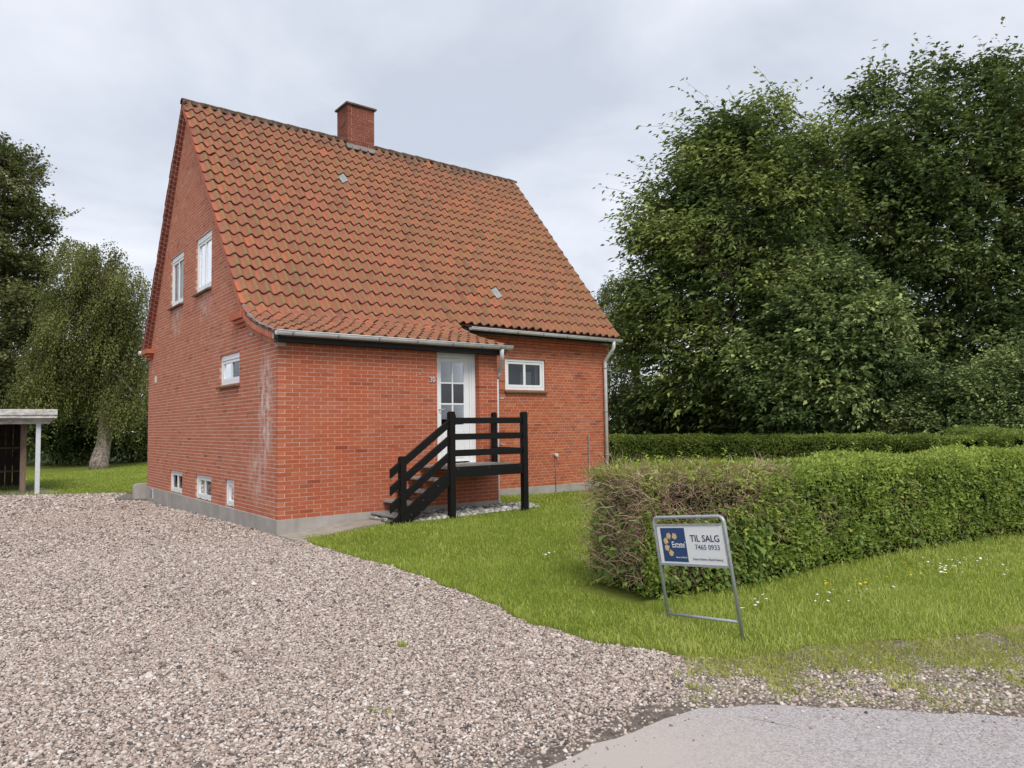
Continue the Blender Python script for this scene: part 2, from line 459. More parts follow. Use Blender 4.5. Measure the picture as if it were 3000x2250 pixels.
# ------------------------------------------------------------------ ground, drive, lawns, road
def ground_mats():
    r = {}
    m = Mat('soil_ground', 0.95, 0.1)
    m.color(m.mix(m.rng(m.noise(0.8, 5, 0.65), 0.35, 0.65), (0.035, 0.042, 0.014), (0.075, 0.085, 0.025))).bump(m.noise(18, 4), 0.6, 0.05); r['ground'] = m.m
    m = Mat('lawn_turf', 0.95, 0.1)
    v = m.noise(1.1, 4, 0.6); f = m.noise(45, 4, 0.7)
    c = m.mix(m.rng(v, 0.35, 0.7), (0.15, 0.18, 0.030), (0.22, 0.25, 0.052))
    c = m.mix(m.rng(f, 0.35, 0.7, 0, 0.6), c, (0.10, 0.12, 0.02))
    m.color(c).bump(f, 0.8, 0.03); r['lawn'] = m.m
    m = Mat('drive_gravel', 0.9, 0.2)
    d = m.voro(48); cc = m.voro(48, out='Color')
    s2 = m.n('ShaderNodeSeparateXYZ'); m.lk(cc, s2.inputs[0])
    c = m.ramp(s2.outputs[0], [(0, (0.10, 0.085, 0.08)), (0.25, (0.27, 0.215, 0.185)), (0.6, (0.41, 0.345, 0.30)), (0.85, (0.50, 0.44, 0.40)), (1, (0.66, 0.62, 0.59))])
    c = m.mix(m.rng(d, 0.35, 0.75, 0, 0.85), c, (0.085, 0.068, 0.058))
    m.color(c).bump(m.math('SUBTRACT', 1.0, d), 0.9, 0.02); r['drive'] = m.m
    m = Mat('verge_soil', 0.95, 0.1)
    d = m.voro(60); cc = m.voro(60, out='Color')
    s2 = m.n('ShaderNodeSeparateXYZ'); m.lk(cc, s2.inputs[0])
    c = m.ramp(s2.outputs[0], [(0, (0.10, 0.08, 0.065)), (0.5, (0.27, 0.225, 0.18)), (1, (0.47, 0.43, 0.38))])
    gr = m.rng(m.noise(2.6, 5, 0.7), 0.42, 0.62)
    c = m.mix(m.math('MULTIPLY', gr, 0.8), c, (0.17, 0.15, 0.06))
    m.color(c).bump(m.noise(60, 4, 0.7), 0.8, 0.02); r['verge'] = m.m
    m = Mat('old_asphalt', 0.9, 0.25)
    d = m.voro(105, out='Color'); s2 = m.n('ShaderNodeSeparateXYZ'); m.lk(d, s2.inputs[0])
    fi = m.noise(200, 4, 0.85)
    c = m.ramp(m.math('ADD', m.math('MULTIPLY', s2.outputs[0], 0.6), m.math('MULTIPLY', fi, 0.4)), [(0.12, (0.151, 0.135, 0.134)), (0.4, (0.348, 0.312, 0.308)), (0.7, (0.464, 0.421, 0.415)), (0.95, (0.685, 0.637, 0.625))])
    c = m.mix(m.rng(m.noise(1.2, 4, 0.65), 0.3, 0.7, 0, 0.35), c, (0.44, 0.415, 0.405))
    c = m.mix(m.rng(m.noise(3.2, 6, 0.75), 0.56, 0.74, 0, 0.35), c, (0.20, 0.185, 0.18))
    ck = m.n('ShaderNodeTexVoronoi', feature='DISTANCE_TO_EDGE'); m.lk(m.scaled(m.pos(), (1, 1, 0)), ck.inputs['Vector']); ck.inputs['Scale'].default_value = 1.1
    c = m.mix(m.math('MULTIPLY', m.rng(ck.outputs['Distance'], 0.006, 0.0), m.rng(m.noise(1.5, 3), 0.45, 0.6, 0, 0.55)), c, (0.10, 0.09, 0.085))
    # pale blown sand along the edge of the drive
    xs = m.n('ShaderNodeSeparateXYZ'); m.lk(m.pos(), xs.inputs[0])
    sand = m.math('MULTIPLY', m.rng(m.math('ADD', xs.outputs[0], m.math('MULTIPLY', m.noise(2.0, 5, 0.7), 1.0)), 0.10, -0.75), m.rng(m.math('ADD', xs.outputs[1], m.math('MULTIPLY', m.noise(3.0, 5, 0.7), 0.6)), -9.6, -8.6))
    c = m.mix(m.math('MULTIPLY', sand, 0.9), c, (0.47, 0.41, 0.37))
    m.color(c).bump(fi, 0.5, 0.006); r['road'] = m.m
    m = Mat('damp_road_edge_dirt', 0.95, 0.15)
    m.color(m.mix(m.rng(m.noise(14, 5, 0.75), 0.35, 0.65), (0.085, 0.068, 0.057), (0.22, 0.18, 0.155))).bump(m.noise(90, 4, 0.7), 0.7, 0.01); r['dirt'] = m.m
    return r
GM = ground_mats()

def jag(poly, amp, step=0.12, k=0.0):      # densify an open line and roughen it
    o = []
    for a, b in zip(poly[:-1], poly[1:]):
        a, b = np.array(a, float), np.array(b, float)
        n = max(1, int(np.linalg.norm(b - a) / step))
        d = (b - a) / (np.linalg.norm(b - a) + 1e-9); nn = np.array([-d[1], d[0]])
        for i in range(n):
            p = a + (b - a) * i / n
            o.append(tuple(p + nn * amp * float(wig(p[0], p[1], 3.1, k))))
    o.append(tuple(poly[-1]))
    return o
EDGE = jag([(0.16, -0.66), (0.10, -0.95), (0.095, -2.54), (0.15, -3.56), (0.07, -4.71), (-0.03, -5.7), (-0.19, -6.49), (-0.15, -7.04), (-0.04, -7.48), (0.09, -7.84)], 0.05)
LOW = [tuple(onz(x, y)[:2]) for x, y in ((2000, 1926), (2181, 1930), (2361, 1893), (2565, 1878), (2746, 1870), (2904, 1850), (3000, 1828))]
LOW = jag(LOW + [(4.6, -9.35), (9, -10.6), (30, -16)], 0.06, 0.12, 2.0)
LAWN = EDGE + LOW + [(30, 12), (16, 11), (9.3, 10.5), (4.4, 10.5), (4.4, -0.0), (4.4, -0.35), (1.75, -0.72), (1.3, -0.82)]
ROADE = jag([(-7, -9.4), (-3.5, -8.75), (-1.764, -8.52), (-1.398, -8.50), (-1.015, -8.515), (-0.6, -8.545), (-0.246, -8.76), (0.076, -9.11), (0.37, -9.45), (0.663, -9.775), (2.2, -11.5), (8, -18)], 0.035, 0.12, 4.0)
ROAD = ROADE + [(8, -40), (-30, -40), (-30, -16)]
VERGE = list(reversed(LOW)) + [EDGE[-1]] + [(-0.15, -8.1), (-0.62, -8.40)] + [p for p in ROADE if p[0] > -0.6] + [(30, -40)]
DRIVE = [(0.05, 12.25), (-0.05, 9.2), (0.03, 0.03), (0.03, -0.5)] + EDGE + [(-0.15, -8.1), (-0.55, -8.40)] + [p for p in reversed(ROADE) if p[0] <= -0.55] + [(-14, -9), (-14, 20), (-3.4, 14.6), (-1.95, 13.55), (-0.5, 12.68)]
BLAWN = jag([(-14, 20), (-3.4, 14.62), (-1.95, 13.57), (-0.5, 12.70), (0.06, 12.27), (6, 10.6)], 0.05) + [(16, 12), (30, 20), (26, 34), (8, 33.5), (-10, 40), (-30, 44)]
# one sheet to the horizon
gx = np.concatenate([[-700, -200, -60], np.arange(-30, 41, 2.5), [60, 200, 700]]).astype(float)
V = np.array([(a, b, float(g(a, b)) - 0.05) for b in gx for a in gx]); n = len(gx)
F = np.array([(j * n + i, j * n + i + 1, (j + 1) * n + i + 1, (j + 1) * n + i) for j in range(n - 1) for i in range(n - 1)])
tag(npmesh('ground', V, F, GM['ground'], smooth=True), 'dark earth and grass reaching to the horizon', kind='structure')
lawn = sheet('lawn', LAWN, 0.005, GM['lawn'], 0.45)
lawn['label'] = 'mown green front lawn between the drive and the hedges'
bl = sheet('back_lawn', BLAWN, 0.006, GM['lawn'], 1.2)
bl['label'] = 'mown back lawn round the birch behind the carport'
drive = sheet('drive', DRIVE, 0.0, GM['drive'], 0.5)
drive['label'] = 'pinkish grey gravel driveway beside the house'
road = sheet('road', ROAD, 0.008, GM['road'], 1.5)
road['label'] = 'bleached grey asphalt road edge with blown sand'
verge = sheet('verge', VERGE, 0.002, GM['verge'], 0.5)
verge['label'] = 'stony verge with thin yellowing grass along the road'
DIRT = [(p[0], p[1] + 0.0) for p in ROADE if -2.6 < p[0] < 0.75]
DIRT = [(a, b - 0.03) for a, b in DIRT] + [(a + 0.02 + 0.05 * float(wig(a, b, 6)), b + 0.10 + 0.07 * float(wig(a, b, 5, 1)) + 0.10 * max(0, 1 - abs(a + 0.9) / 1.0)) for a, b in reversed(DIRT)]
dirt = sheet('road_edge_dirt', DIRT, 0.005, GM['dirt'], 0.3)
dirt['label'] = 'dark damp grit along the edge of the asphalt'

# ------------------------------------------------------------------ the house
HP, ZE, D, WA, D1, W_ = 0.243, 3.075, 9.32, 4.314, 1.874, 9.225
house = empty('brick_house', (4.6, 4.5, 0))
tag(house, 'red brick house with steep clay tile roof and chimney', 'house')
front = lambda y0: (lambda u, v, n: (u, y0 - n, v))
gable = lambda x0: (lambda u, v, n: (x0 - n, u, v))
sidew = lambda x0: (lambda u, v, n: (x0 + n, u, v))

RY, RZ, SL = 5.83, 9.10, 1.2236
SLB = (RZ - 3.73) / (9.40 - RY)      # the back slope is a little steeper
def straight_z(y): return RZ - (SL * (RY - y) if y <= RY else SLB * (y - RY))
FLARE = [(1.6, straight_z(1.6)), (1.42, 3.745), (1.18, 3.615), (0.88, 3.495), (0.58, 3.40), (0.30, 3.325), (-0.04, 3.235), (-0.23, 3.185)]
def under(y):            # underside of the roof over the gable
    if y >= 1.6: return straight_z(y) - 0.05
    return float(np.interp(y, [p[0] for p in reversed(FLARE)], [p[1] for p in reversed(FLARE)])) - 0.05

OPEN_G = [(5.92, 7.06, 4.543, 5.706), (3.73, 4.885, 4.543, 5.706), (1.917, 3.095, 2.506, 3.069),
          (5.814, 6.915, 0.262, 0.748), (3.595, 4.735, 0.262, 0.748), (2.168, 2.705, 0.262, 0.748)]
DOOR = (2.944, 3.887, 0.985, 3.052)
OPEN_M = [(5.937, 7.135, 2.491, 3.213)]

BR = []                  # all bricks: corners, tint, material, facade
def tintv(): return min(1, max(0, random.gauss(0.53, 0.15))) if random.random() > 0.045 else random.choice((random.uniform(.05, .25), random.uniform(.8, 1)))
def lay(mapf, u0, u1, v0, v1, holes, bond, mat, keep=None, quoin=None, depth=0.14, parity=0, jt=0.0088):
    rows = int(round((v1 - v0) / 0.0667))
    for i in range(rows + 1):
        va = v0 + i * 0.0667 + jt; vb = min(va + 0.0667 - jt, v1)
        if vb - va < 0.02: continue
        ua = u0 + (0.1205 if quoin is not None and (i + quoin) % 2 else 0.0)
        segs = [(ua, u1, va, vb)]
        for (a, b, c, d) in holes:
            nx = []
            for (p, q, r, s) in segs:
                if s <= c or r >= d or q <= a or p >= b: nx.append((p, q, r, s)); continue
                if p < a: nx.append((p, a, r, s))
                if q > b: nx.append((b, q, r, s))
                if c - r > 0.02: nx.append((max(p, a), min(q, b), r, c))
                if s - d > 0.02: nx.append((max(p, a), min(q, b), d, s))
            segs = nx
        if bond == 'monk':
            pat = [0.24, 0.24, 0.12]; off = ((i + parity) * 0.30) % 0.60 if i % 2 else ((i + parity) * 0.06) % 0.60
        elif bond == 'stretch':
            pat = [0.24]; off = 0.12 if (i + parity) % 2 else 0.0
        else:
            pat = [0.24, 0.12] if i % 2 else [0.24]; off = [0, 0.06, 0.12, 0.18][i % 4]
        pos = u0 - off; k = 0; edges = []
        while pos < u1 + 0.3:
            edges.append((pos, pos + pat[k % len(pat)] - 0.0100)); pos += pat[k % len(pat)]; k += 1
        for (a, b) in edges:
            for (p, q, r, s) in segs:
                x0, x1 = max(a, p), min(b, q)
                if q - x0 < 0.05 and x0 > p + .06: continue
                if q - x1 < 0.062: x1 = q
                if x1 - x0 < 0.035: continue
                if keep and not keep((x0 + x1) / 2, s): continue
                dp = 0.108 if x0 < u0 + 0.01 else depth
                n = abs(random.gauss(0, 0.0012)); j = lambda: random.uniform(-0.0016, 0.0016)
                P = [mapf(x0 + j(), r + j(), n), mapf(x1 + j(), r + j(), n), mapf(x1, r, -dp), mapf(x0, r, -dp),
                     mapf(x0 + j(), s + j(), n), mapf(x1 + j(), s + j(), n), mapf(x1, s, -dp), mapf(x0, s, -dp)]
                BR.append((P, tintv(), mat))
gkeep = lambda u, v: v < (under(u) - (0.15 if u > 1.5 else 0.18))
lay(front(0.0), 0.0, WA, HP, ZE - 0.01, [DOOR], 'stretch', 0, quoin=0)
lay(gable(0.0), 0.0, D, HP, 9.0, OPEN_G, 'monk', 1, keep=gkeep, quoin=1, jt=0.0118)
lay(front(D1), WA, W_, HP, 3.50, OPEN_M, 'mixed', 2)
lay(sidew(WA), 0.1205, D1, HP, 3.5, [], 'stretch', 2, keep=lambda u, v: v < under(u) - 0.06)
lay(sidew(W_), D1 + 0.12, D, HP, 9.0, [], 'monk', 2, keep=lambda u, v: v < straight_z(u) - 0.16)

def wall_cells(mb, mapf, u0, u1, v0, v1, holes, n, top=None, du=0.6):
    us = sorted({u0, u1, *[h[0] for h in holes], *[h[1] for h in holes], *(np.arange(u0, u1, du).tolist() if top else [])})
    vs = sorted({v0, v1, *[h[2] for h in holes], *[h[3] for h in holes]})
    for a, b in zip(us[:-1], us[1:]):
        for c, d in zip(vs[:-1], vs[1:]):
            cu, cv = (a + b) / 2, (c + d) / 2
            if any(h[0] < cu < h[1] and h[2] < cv < h[3] for h in holes): continue
            if top:
                ta, tb = top(a), top(b)
                if ta <= c and tb <= c: continue
                mb.add([mapf(a, c, n), mapf(b, c, n), mapf(b, max(c, min(d, tb)), n), mapf(a, max(c, min(d, ta)), n)], [(0, 1, 2, 3)])
            else:
                mb.add([mapf(a, c, n), mapf(b, c, n), mapf(b, d, n), mapf(a, d, n)], [(0, 1, 2, 3)])
mb = MB()
wall_cells(mb, front(0.0), 0.0022, WA - 0.0022, 0.1, 3.2, [DOOR], -0.0022)
wall_cells(mb, front(D1), WA + 0.01, W_ - 0.0085, 0.1, 3.78, OPEN_M, -0.0022)
wall_cells(mb, sidew(WA), 0.0085, D1, 0.1, 3.9, [], -0.0022, lambda u: under(u) - 0.01, 0.25)
wall_cells(mb, sidew(W_), D1, D, 0.1, 9.2, [], -0.0022, lambda u: straight_z(u) - 0.07, 0.25)
wall_cells(mb, (lambda u, v, n: (u, D + n, v)), 0.0085, W_ - 0.0085, 0.1, 3.9, [], -0.0022)
wall = mb.build('wall', MORTAR, house)
mb = MB()
wall_cells(mb, gable(0.0), 0.0022, D, 0.1, 9.2, OPEN_G, -0.0012, lambda u: under(u) - 0.02, 0.25)
mb.build('gable_joints', MORTARG, wall)
# corbels at the feet of the gable
def corbel(rows):
    for (y0, y1, z0, z1, pr) in rows:
        y = y0
        while y < y1 - 0.02:
            e = min(y1, y + 0.12)
            if y1 - e < 0.05: e = y1
            BR.append(([(-pr, y, z0), (-pr, e - 0.011, z0), (0.05, e - 0.011, z0), (0.05, y, z0), (-pr, y, z1), (-pr, e - 0.011, z1), (0.05, e - 0.011, z1), (0.05, y, z1)], tintv(), 1)); y = e
corbel([(1.30, 1.93, 3.475, 3.535, 0.04), (1.40, 2.05, 3.548, 3.608, 0.08), (1.52, 2.17, 3.621, 3.74, 0.12)])
corbel([(8.86, 9.33, 3.475, 3.535, 0.06), (8.80, 9.35, 3.548, 3.608, 0.115), (8.74, 9.38, 3.621, 3.735, 0.17)])
# cornice under the main eave
for k, (z0, pr) in enumerate(((3.505, 0.030), (3.572, 0.060), (3.639, 0.095))):
    x = WA + 0.02
    while x < W_ - 0.02:
        e = min(W_ + 0.02, x + 0.24)
        BR.append(([(x, D1 - pr, z0), (e - 0.01, D1 - pr, z0), (e - 0.01, D1 + 0.05, z0), (x, D1 + 0.05, z0), (x, D1 - pr, z0 + 0.056), (e - 0.01, D1 - pr, z0 + 0.056), (e - 0.01, D1 + 0.05, z0 + 0.056), (x, D1 + 0.05, z0 + 0.056)], tintv(), 2)); x = e
# brick bands that follow the rake of the gable (two stepped rows)
def resample(pts, step):
    P = np.array(pts, float); L = np.concatenate([[0], np.cumsum(np.linalg.norm(np.diff(P, axis=0), axis=1))])
    s = np.arange(0, L[-1], step); s = np.append(s, L[-1])
    return np.stack([np.interp(s, L, P[:, i]) for i in range(P.shape[1])], 1)
rakeF = resample([(RY, RZ - 0.06)] + [(y, z - 0.055) for y, z in FLARE[:-1]], 0.118)
rakeB = resample([(RY, RZ - 0.06), (9.38, straight_z(9.38) - 0.06)], 0.118)
rk = MB()
for path, sgn in ((rakeF, 1), (rakeB, -1)):
    T = np.gradient(path, axis=0); T /= np.linalg.norm(T, axis=1)[:, None]
    NN = np.stack([-T[:, 1], T[:, 0]], 1) * sgn
    NN[NN[:, 1] > 0] *= -1              # pointing down, into the gable
    for r, (a, b, pr0) in enumerate(((0.0, 0.092, 0.100), (0.100, 0.195, 0.052))):
        for i in range(len(path) - 1):
            pr = pr0 * (1 if sgn > 0 else 1.0 + .55 * i / len(path))
            t0, t1 = path[i], path[i + 1] - (path[i + 1] - path[i]) * 0.13
            q = [t0 + NN[i] * a, t1 + NN[i + 1] * a, t1 + NN[i + 1] * b, t0 + NN[i] * b]
            P = [(-pr, *p) for p in q] + [(0.04, *p) for p in q]
            BR.append((P, tintv(), 1 if sgn > 0 else 3))  # back rake: weathered dark brick, shade of its undersides put into the colour too
        for i in range(len(path) - 1):
            pr = pr0 * (1 if sgn > 0 else 1.0 + .55 * i / len(path))
            q = [path[i] + NN[i] * (a + .004), path[i + 1] + NN[i + 1] * (a + .004), path[i + 1] + NN[i + 1] * (b - .003), path[i] + NN[i] * (b - .003)]
            rk.hexa([(-pr + 0.003, *p) for p in q] + [(0.035, *p) for p in q])
rk.build('rake_mortar', MORTARG, wall)

# chimney
CHX0, CHX1, CHY0, CHY1, CHT = 3.811, 4.564, 5.60, 6.22, 9.967
chim = MB().box((CHX0 + .008, CHY0 + .008, 8.5), (CHX1 - .008, CHY1 - .008, CHT)).build('chimney', MORTAR, house)
nb = len(BR)
lay(front(CHY0), CHX0, CHX1, 8.70, CHT - 0.005, [], 'monk', 1, quoin=0, depth=0.1)
lay(gable(CHX0), CHY0, CHY1, 8.70, CHT - 0.005, [], 'mixed', 1, quoin=1, depth=0.1)
lay(sidew(CHX1), CHY0 + 0.1205, CHY1, 8.70, CHT - 0.005, [], 'mixed', 1, depth=0.1)
CHB = BR[nb:]; BR = BR[:nb]
def joined(name, lst, parent):
    out = []
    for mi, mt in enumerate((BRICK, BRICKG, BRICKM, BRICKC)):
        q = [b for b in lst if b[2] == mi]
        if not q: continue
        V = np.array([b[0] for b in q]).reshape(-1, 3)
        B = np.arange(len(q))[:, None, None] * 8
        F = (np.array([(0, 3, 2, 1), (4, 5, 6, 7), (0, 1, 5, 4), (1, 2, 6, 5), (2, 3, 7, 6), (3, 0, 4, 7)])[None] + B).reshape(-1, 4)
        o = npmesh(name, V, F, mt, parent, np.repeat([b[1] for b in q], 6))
        out.append(o)
    return out
for o in joined('chimney_bricks', CHB, chim):
    o['kind'] = 'stuff'; o.data.materials[0] = BRICKC
cp = MB()
cp.box((CHX0 - .055, CHY0 - .055, CHT), (CHX1 + .055, CHY1 + .055, CHT + .05))
cp.build('chimney_cap', CAPM, chim, bevel=0.008)
fl = MB()
zf = straight_z(CHY0)
fl.hexa([(CHX0 - .05, CHY0 - .10, zf - .03), (CHX1 + .05, CHY0 - .10, zf - .03), (CHX1 + .05, CHY0 + .02, zf - .05), (CHX0 - .05, CHY0 + .02, zf - .05),
         (CHX0 - .04, CHY0 - .09, zf + .0), (CHX1 + .04, CHY0 - .09, zf + .0), (CHX1 + .03, CHY0 - .004, zf + .12), (CHX0 - .03, CHY0 - .004, zf + .12)])
fl.build('chimney_flashing', FLASH, chim)
# pick the 300 bricks that show largest
def parea(P):
    q = np.array([proj(p)[:2] for p in (P[0], P[1], P[5], P[4])])
    return abs(np.dot(q[:, 0], np.roll(q[:, 1], 1)) - np.dot(q[:, 1], np.roll(q[:, 0], 1))) / 2
# hidden behind the steps are less visible; rank the annex front first
order = sorted(range(len(BR)), key=lambda i: -parea(BR[i][0]) * (1.0 if BR[i][2] == 0 else 0.6))
sel = set(order[:300])
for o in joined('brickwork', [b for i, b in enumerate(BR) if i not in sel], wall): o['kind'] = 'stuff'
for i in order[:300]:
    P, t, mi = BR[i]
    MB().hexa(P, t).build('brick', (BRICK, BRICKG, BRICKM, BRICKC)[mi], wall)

# floors inside
mb = MB()
for z in (0.10, 3.10): mb.box((0.16, 0.16, z), (WA - .16, D1 + .2, z + .06)); mb.box((0.16, D1 + .201, z + .0005), (W_ - .16, D - .16, z + .0605))
mb.build('floor_slab', INNER, house)
# plinth
mb = MB()
mb.box((-0.012, -0.012, -0.35), (WA + 0.010, 0.2, HP))
mb.box((-0.0115, 0.201, -0.35), (0.2, D + 0.01, HP))
mb.box((WA + 0.0105, D1 - 0.012, -0.35), (W_ + 0.01, D1 + 0.2, HP))
mb.box((W_ - 0.2, D1 + 0.2005, -0.35), (W_ + 0.01, D + 0.01, HP))
mb.build('plinth', CONC, house)

# roof
sh = MB()
prof = [(RY, RZ - 0.045)] + [(y, z - 0.045) for y, z in FLARE]
for (y0, z0), (y1, z1) in zip(prof[:-1], prof[1:]):
    sh.hexa([(-0.03, y0, z0 - .03), (WA + .1, y0, z0 - .03), (WA + .1, y1, z1 - .03), (-0.03, y1, z1 - .03), (-0.03, y0, z0), (WA + .1, y0, z0), (WA + .1, y1, z1), (-0.03, y1, z1)])
ye = 1.58
sh.hexa([(WA + .101, RY, RZ - .075), (W_ + .06, RY, RZ - .075), (W_ + .06, ye, straight_z(ye) - .075), (WA + .101, ye, straight_z(ye) - .075), (WA + .101, RY, RZ - .045), (W_ + .06, RY, RZ - .045), (W_ + .06, ye, straight_z(ye) - .045), (WA + .101, ye, straight_z(ye) - .045)])
yb = 9.39
sh.hexa([(-0.03, RY + .001, RZ - .075), (W_ + .06, RY + .001, RZ - .075), (W_ + .06, yb, straight_z(yb) - .075), (-.03, yb, straight_z(yb) - .075), (-0.03, RY + .001, RZ - .045), (W_ + .06, RY + .001, RZ - .045), (W_ + .06, yb, straight_z(yb) - .045), (-.03, yb, straight_z(yb) - .045)])
roof = sh.build('roof', SHEATH, house)

TW, NC = 0.2155, 44
X0 = -0.105
ROW = 0.333
class Curve:
    def __init__(s, pts):
        s.P = np.array(pts, float); s.L = np.concatenate([[0], np.cumsum(np.linalg.norm(np.diff(s.P, axis=0), axis=1))])
    def at(s, t):
        t = np.clip(t, 0, s.L[-1]); return np.array([np.interp(t, s.L, s.P[:, 0]), np.interp(t, s.L, s.P[:, 1])])
CA = Curve([(RY, RZ)] + FLARE)
yM = 1.55
CM = Curve([(RY, RZ), (yM, straight_z(yM))])
CB = Curve([(RY, RZ), (9.42, straight_z(9.42))])
LM = CM.L[-1]
UP = np.linspace(0, 1, 10)
def wave(u):            # pantile section: hollow pan, then a round roll that laps its neighbour
    return 0.038 * np.sin(2 * math.pi * (u - 0.36)) + 0.008 * np.sin(4 * math.pi * u + 0.6)
TILES = []              # V(20+20 , F, tint, flare)
def tile(x, curve, sa, sb, tint, flare, lift=0.036):
    """sa upslope end, sb lower lip"""
    A, B = curve.at(sa), curve.at(sb)
    T = B - A; T /= np.linalg.norm(T)
    Nn = np.array([-T[1], T[0]]);
    if Nn[1] < 0: Nn = -Nn
    wd = TW * 1.10
    dx = random.gauss(0, 0.004); dl = random.gauss(0, 0.008) + 0.013 * float(wig(x * .9, sb * 1.3, 1.0, 5)); tw = random.gauss(0, 0.0045)
    rows = []
    for k, (Q, h) in enumerate(((A, 0.004), ((A + B) / 2, 0.012), (B + T * dl, lift))):
        for ui in UP:
            hh = h + wave(ui) + 0.007 * ui + (tw * (ui - .5) * 2 if k == 2 else 0)
            p = Q + Nn * hh
            rows.append((x + dx + ui * wd, p[0], p[1]))
    lip = []
    Bq = B + T * dl
    for ui in UP:
        hh = lift + wave(ui) + 0.007 * ui + tw * (ui - .5) * 2 - 0.024
        p = Bq + Nn * hh - T * 0.004
        lip.append((x + dx + ui * wd, p[0], p[1]))
    und = []
    Cq = Bq - T * 0.14
    for ui in UP:
        hh = 0.012 + wave(ui) + 0.007 * ui - 0.012
        p = Cq + Nn * hh
        und.append((x + dx + ui * wd, p[0], p[1]))
    top3 = rows[20:30]
    V = np.array(rows + top3 + lip + lip + und)
    F, UVq = [], []
    n = len(UP)
    for r in range(2):
        for k in range(n - 1):
            F.append((r * n + k, (r + 1) * n + k, (r + 1) * n + k + 1, r * n + k + 1))
            UVq.append([(UP[k], r * .5), (UP[k], (r + 1) * .5), (UP[k + 1], (r + 1) * .5), (UP[k + 1], r * .5)])
    for k in range(n - 1):
        F.append((3 * n + k, 4 * n + k, 4 * n + k + 1, 3 * n + k + 1)); UVq.append([(UP[k], 1)] * 4)
        F.append((5 * n + k, 6 * n + k, 6 * n + k + 1, 5 * n + k + 1)); UVq.append([(0, 0)] * 4)
    return (V, np.array(F), tint, flare, np.array(UVq, np.float32), (A + B) / 2, x)
def rtint(): return min(1, max(0, random.gauss(0.52, 0.27)))
for c in range(NC):
    x = X0 + c * TW
    annex = x < WA + 0.06
    for r in range(20):
        sb = LM - r * ROW
        sa = max(0.0, sb - ROW - 0.06)
        if sb < 0.2: continue
        if CHX0 - 0.12 < x + 0.1 < CHX1 + 0.06 and CA.at(sb)[0] > CHY0 + 0.02: continue
        TILES.append(tile(x, CA if annex else CM, sa, sb, rtint(), 0.0))
    if annex:
        rest = CA.L[-1] - LM
        for r in range(6):
            sb = LM + rest * (r + 1) / 6
            TILES.append(tile(x, CA, sb - rest / 6 - 0.05, sb, rtint(), 1.0, 0.026))
for c in range(1):
    for r in range(20):
        sb = CB.L[-1] - r * ROW
        if sb > .2: TILES.append(tile(X0 - .055 * sb / CB.L[-1], CB, max(0, sb - ROW - .06), sb, rtint(), 0.0))
def build_tiles(name, lst, parent, mat=None):
    V = np.concatenate([t[0] for t in lst]); off = 0; F = []
    for t in lst: F.append(t[1] + off); off += len(t[0])
    F = np.concatenate(F)
    nf = len(lst[0][1])
    o = npmesh(name, V, F, mat or TILE, parent, np.repeat([t[2] for t in lst], nf), True, {'flare': np.repeat([t[3] for t in lst], nf)})
    uv = o.data.uv_layers.new(name='UVMap')
    uv.data.foreach_set('uv', np.concatenate([t[4].reshape(-1, 2) for t in lst]).ravel())
    return o
def tarea(t):
    c = np.array([proj(t[0][i])[:2] for i in (0, 9, 29, 20)])
    if c[:, 0].min() < 0: return 0
    return abs(np.dot(c[:, 0], np.roll(c[:, 1], 1)) - np.dot(c[:, 1], np.roll(c[:, 0], 1))) / 2
LIGHTT = simple('glass_tile', (0.260, 0.273, 0.267), (0.372, 0.384, 0.372), 14, 0.25, 0.5)
def nearest_tile(px, py):
    return min(range(len(TILES)), key=lambda i: (lambda q: (q[0] - px) ** 2 + (q[1] - py) ** 2)(proj(TILES[i][0][10:20].mean(0))))
glassy = [nearest_tile(1013, 527), nearest_tile(1466, 858)]
to = sorted([i for i in range(len(TILES)) if i not in glassy], key=lambda i: -tarea(TILES[i]))
for i in to[:300]: build_tiles('roof_tile', [TILES[i]], roof)
build_tiles('roof_tiles', [TILES[i] for i in to[300:]], roof)['kind'] = 'stuff'
for i in glassy: build_tiles('glass_roof_tile', [TILES[i]], roof, LIGHTT)['label'] = 'grey glass tile letting light into the attic'
# ridge tiles with mossy mortar
x = X0 - 0.01
k = 0
while x < X0 + NC * TW + 0.02:
    x1 = min(x + 0.40, X0 + NC * TW + 0.04)
    if not (CHX0 - 0.30 < x < CHX1 + 0.0):
        m_ = MB(); n = 9; vs = []
        for xx, rr, dz in ((x, 0.105, 0.0), (x + 0.04, 0.112, 0.004), (x1 + 0.03, 0.10, 0.0)):
            for a in np.linspace(math.radians(-20), math.radians(200), n):
                jit = random.gauss(0, 0.004)
                vs.append((xx, RY - (rr + jit) * math.cos(a) * 1.0, RZ - 0.045 + dz + (rr + jit) * math.sin(a) * 0.72))
        fs = [(r * n + i, r * n + i + 1, (r + 1) * n + i + 1, (r + 1) * n + i) for r in range(2) for i in range(n - 1)]
        m_.add(vs, fs).build('ridge_tile', RIDGE, roof, smooth=True)
    x = x1
# ragged moss and mortar under the ridge tiles
V, F = [], []
xs = np.arange(X0, X0 + NC * TW, 0.045)
for i, xx in enumerate(xs):
    d0 = 0.15 + 0.05 * float(wig(xx, 0.3, 7)) + random.uniform(-.02, .03)
    for s_, h in ((0.06, 0.045), (d0 * 0.7, 0.055), (d0, 0.02)):
        p = CM.at(s_); V.append((xx, p[0] - 0.02, p[1] + h + random.uniform(-.008, .008)))
F = [(i * 3 + k, (i + 1) * 3 + k, (i + 1) * 3 + k + 1, i * 3 + k + 1) for i in range(len(xs) - 1) for k in range(2) if not (CHX0 - .05 < xs[i] < CHX1)]
npmesh('ridge_moss', np.array(V), np.array(F), RIDGE, roof)
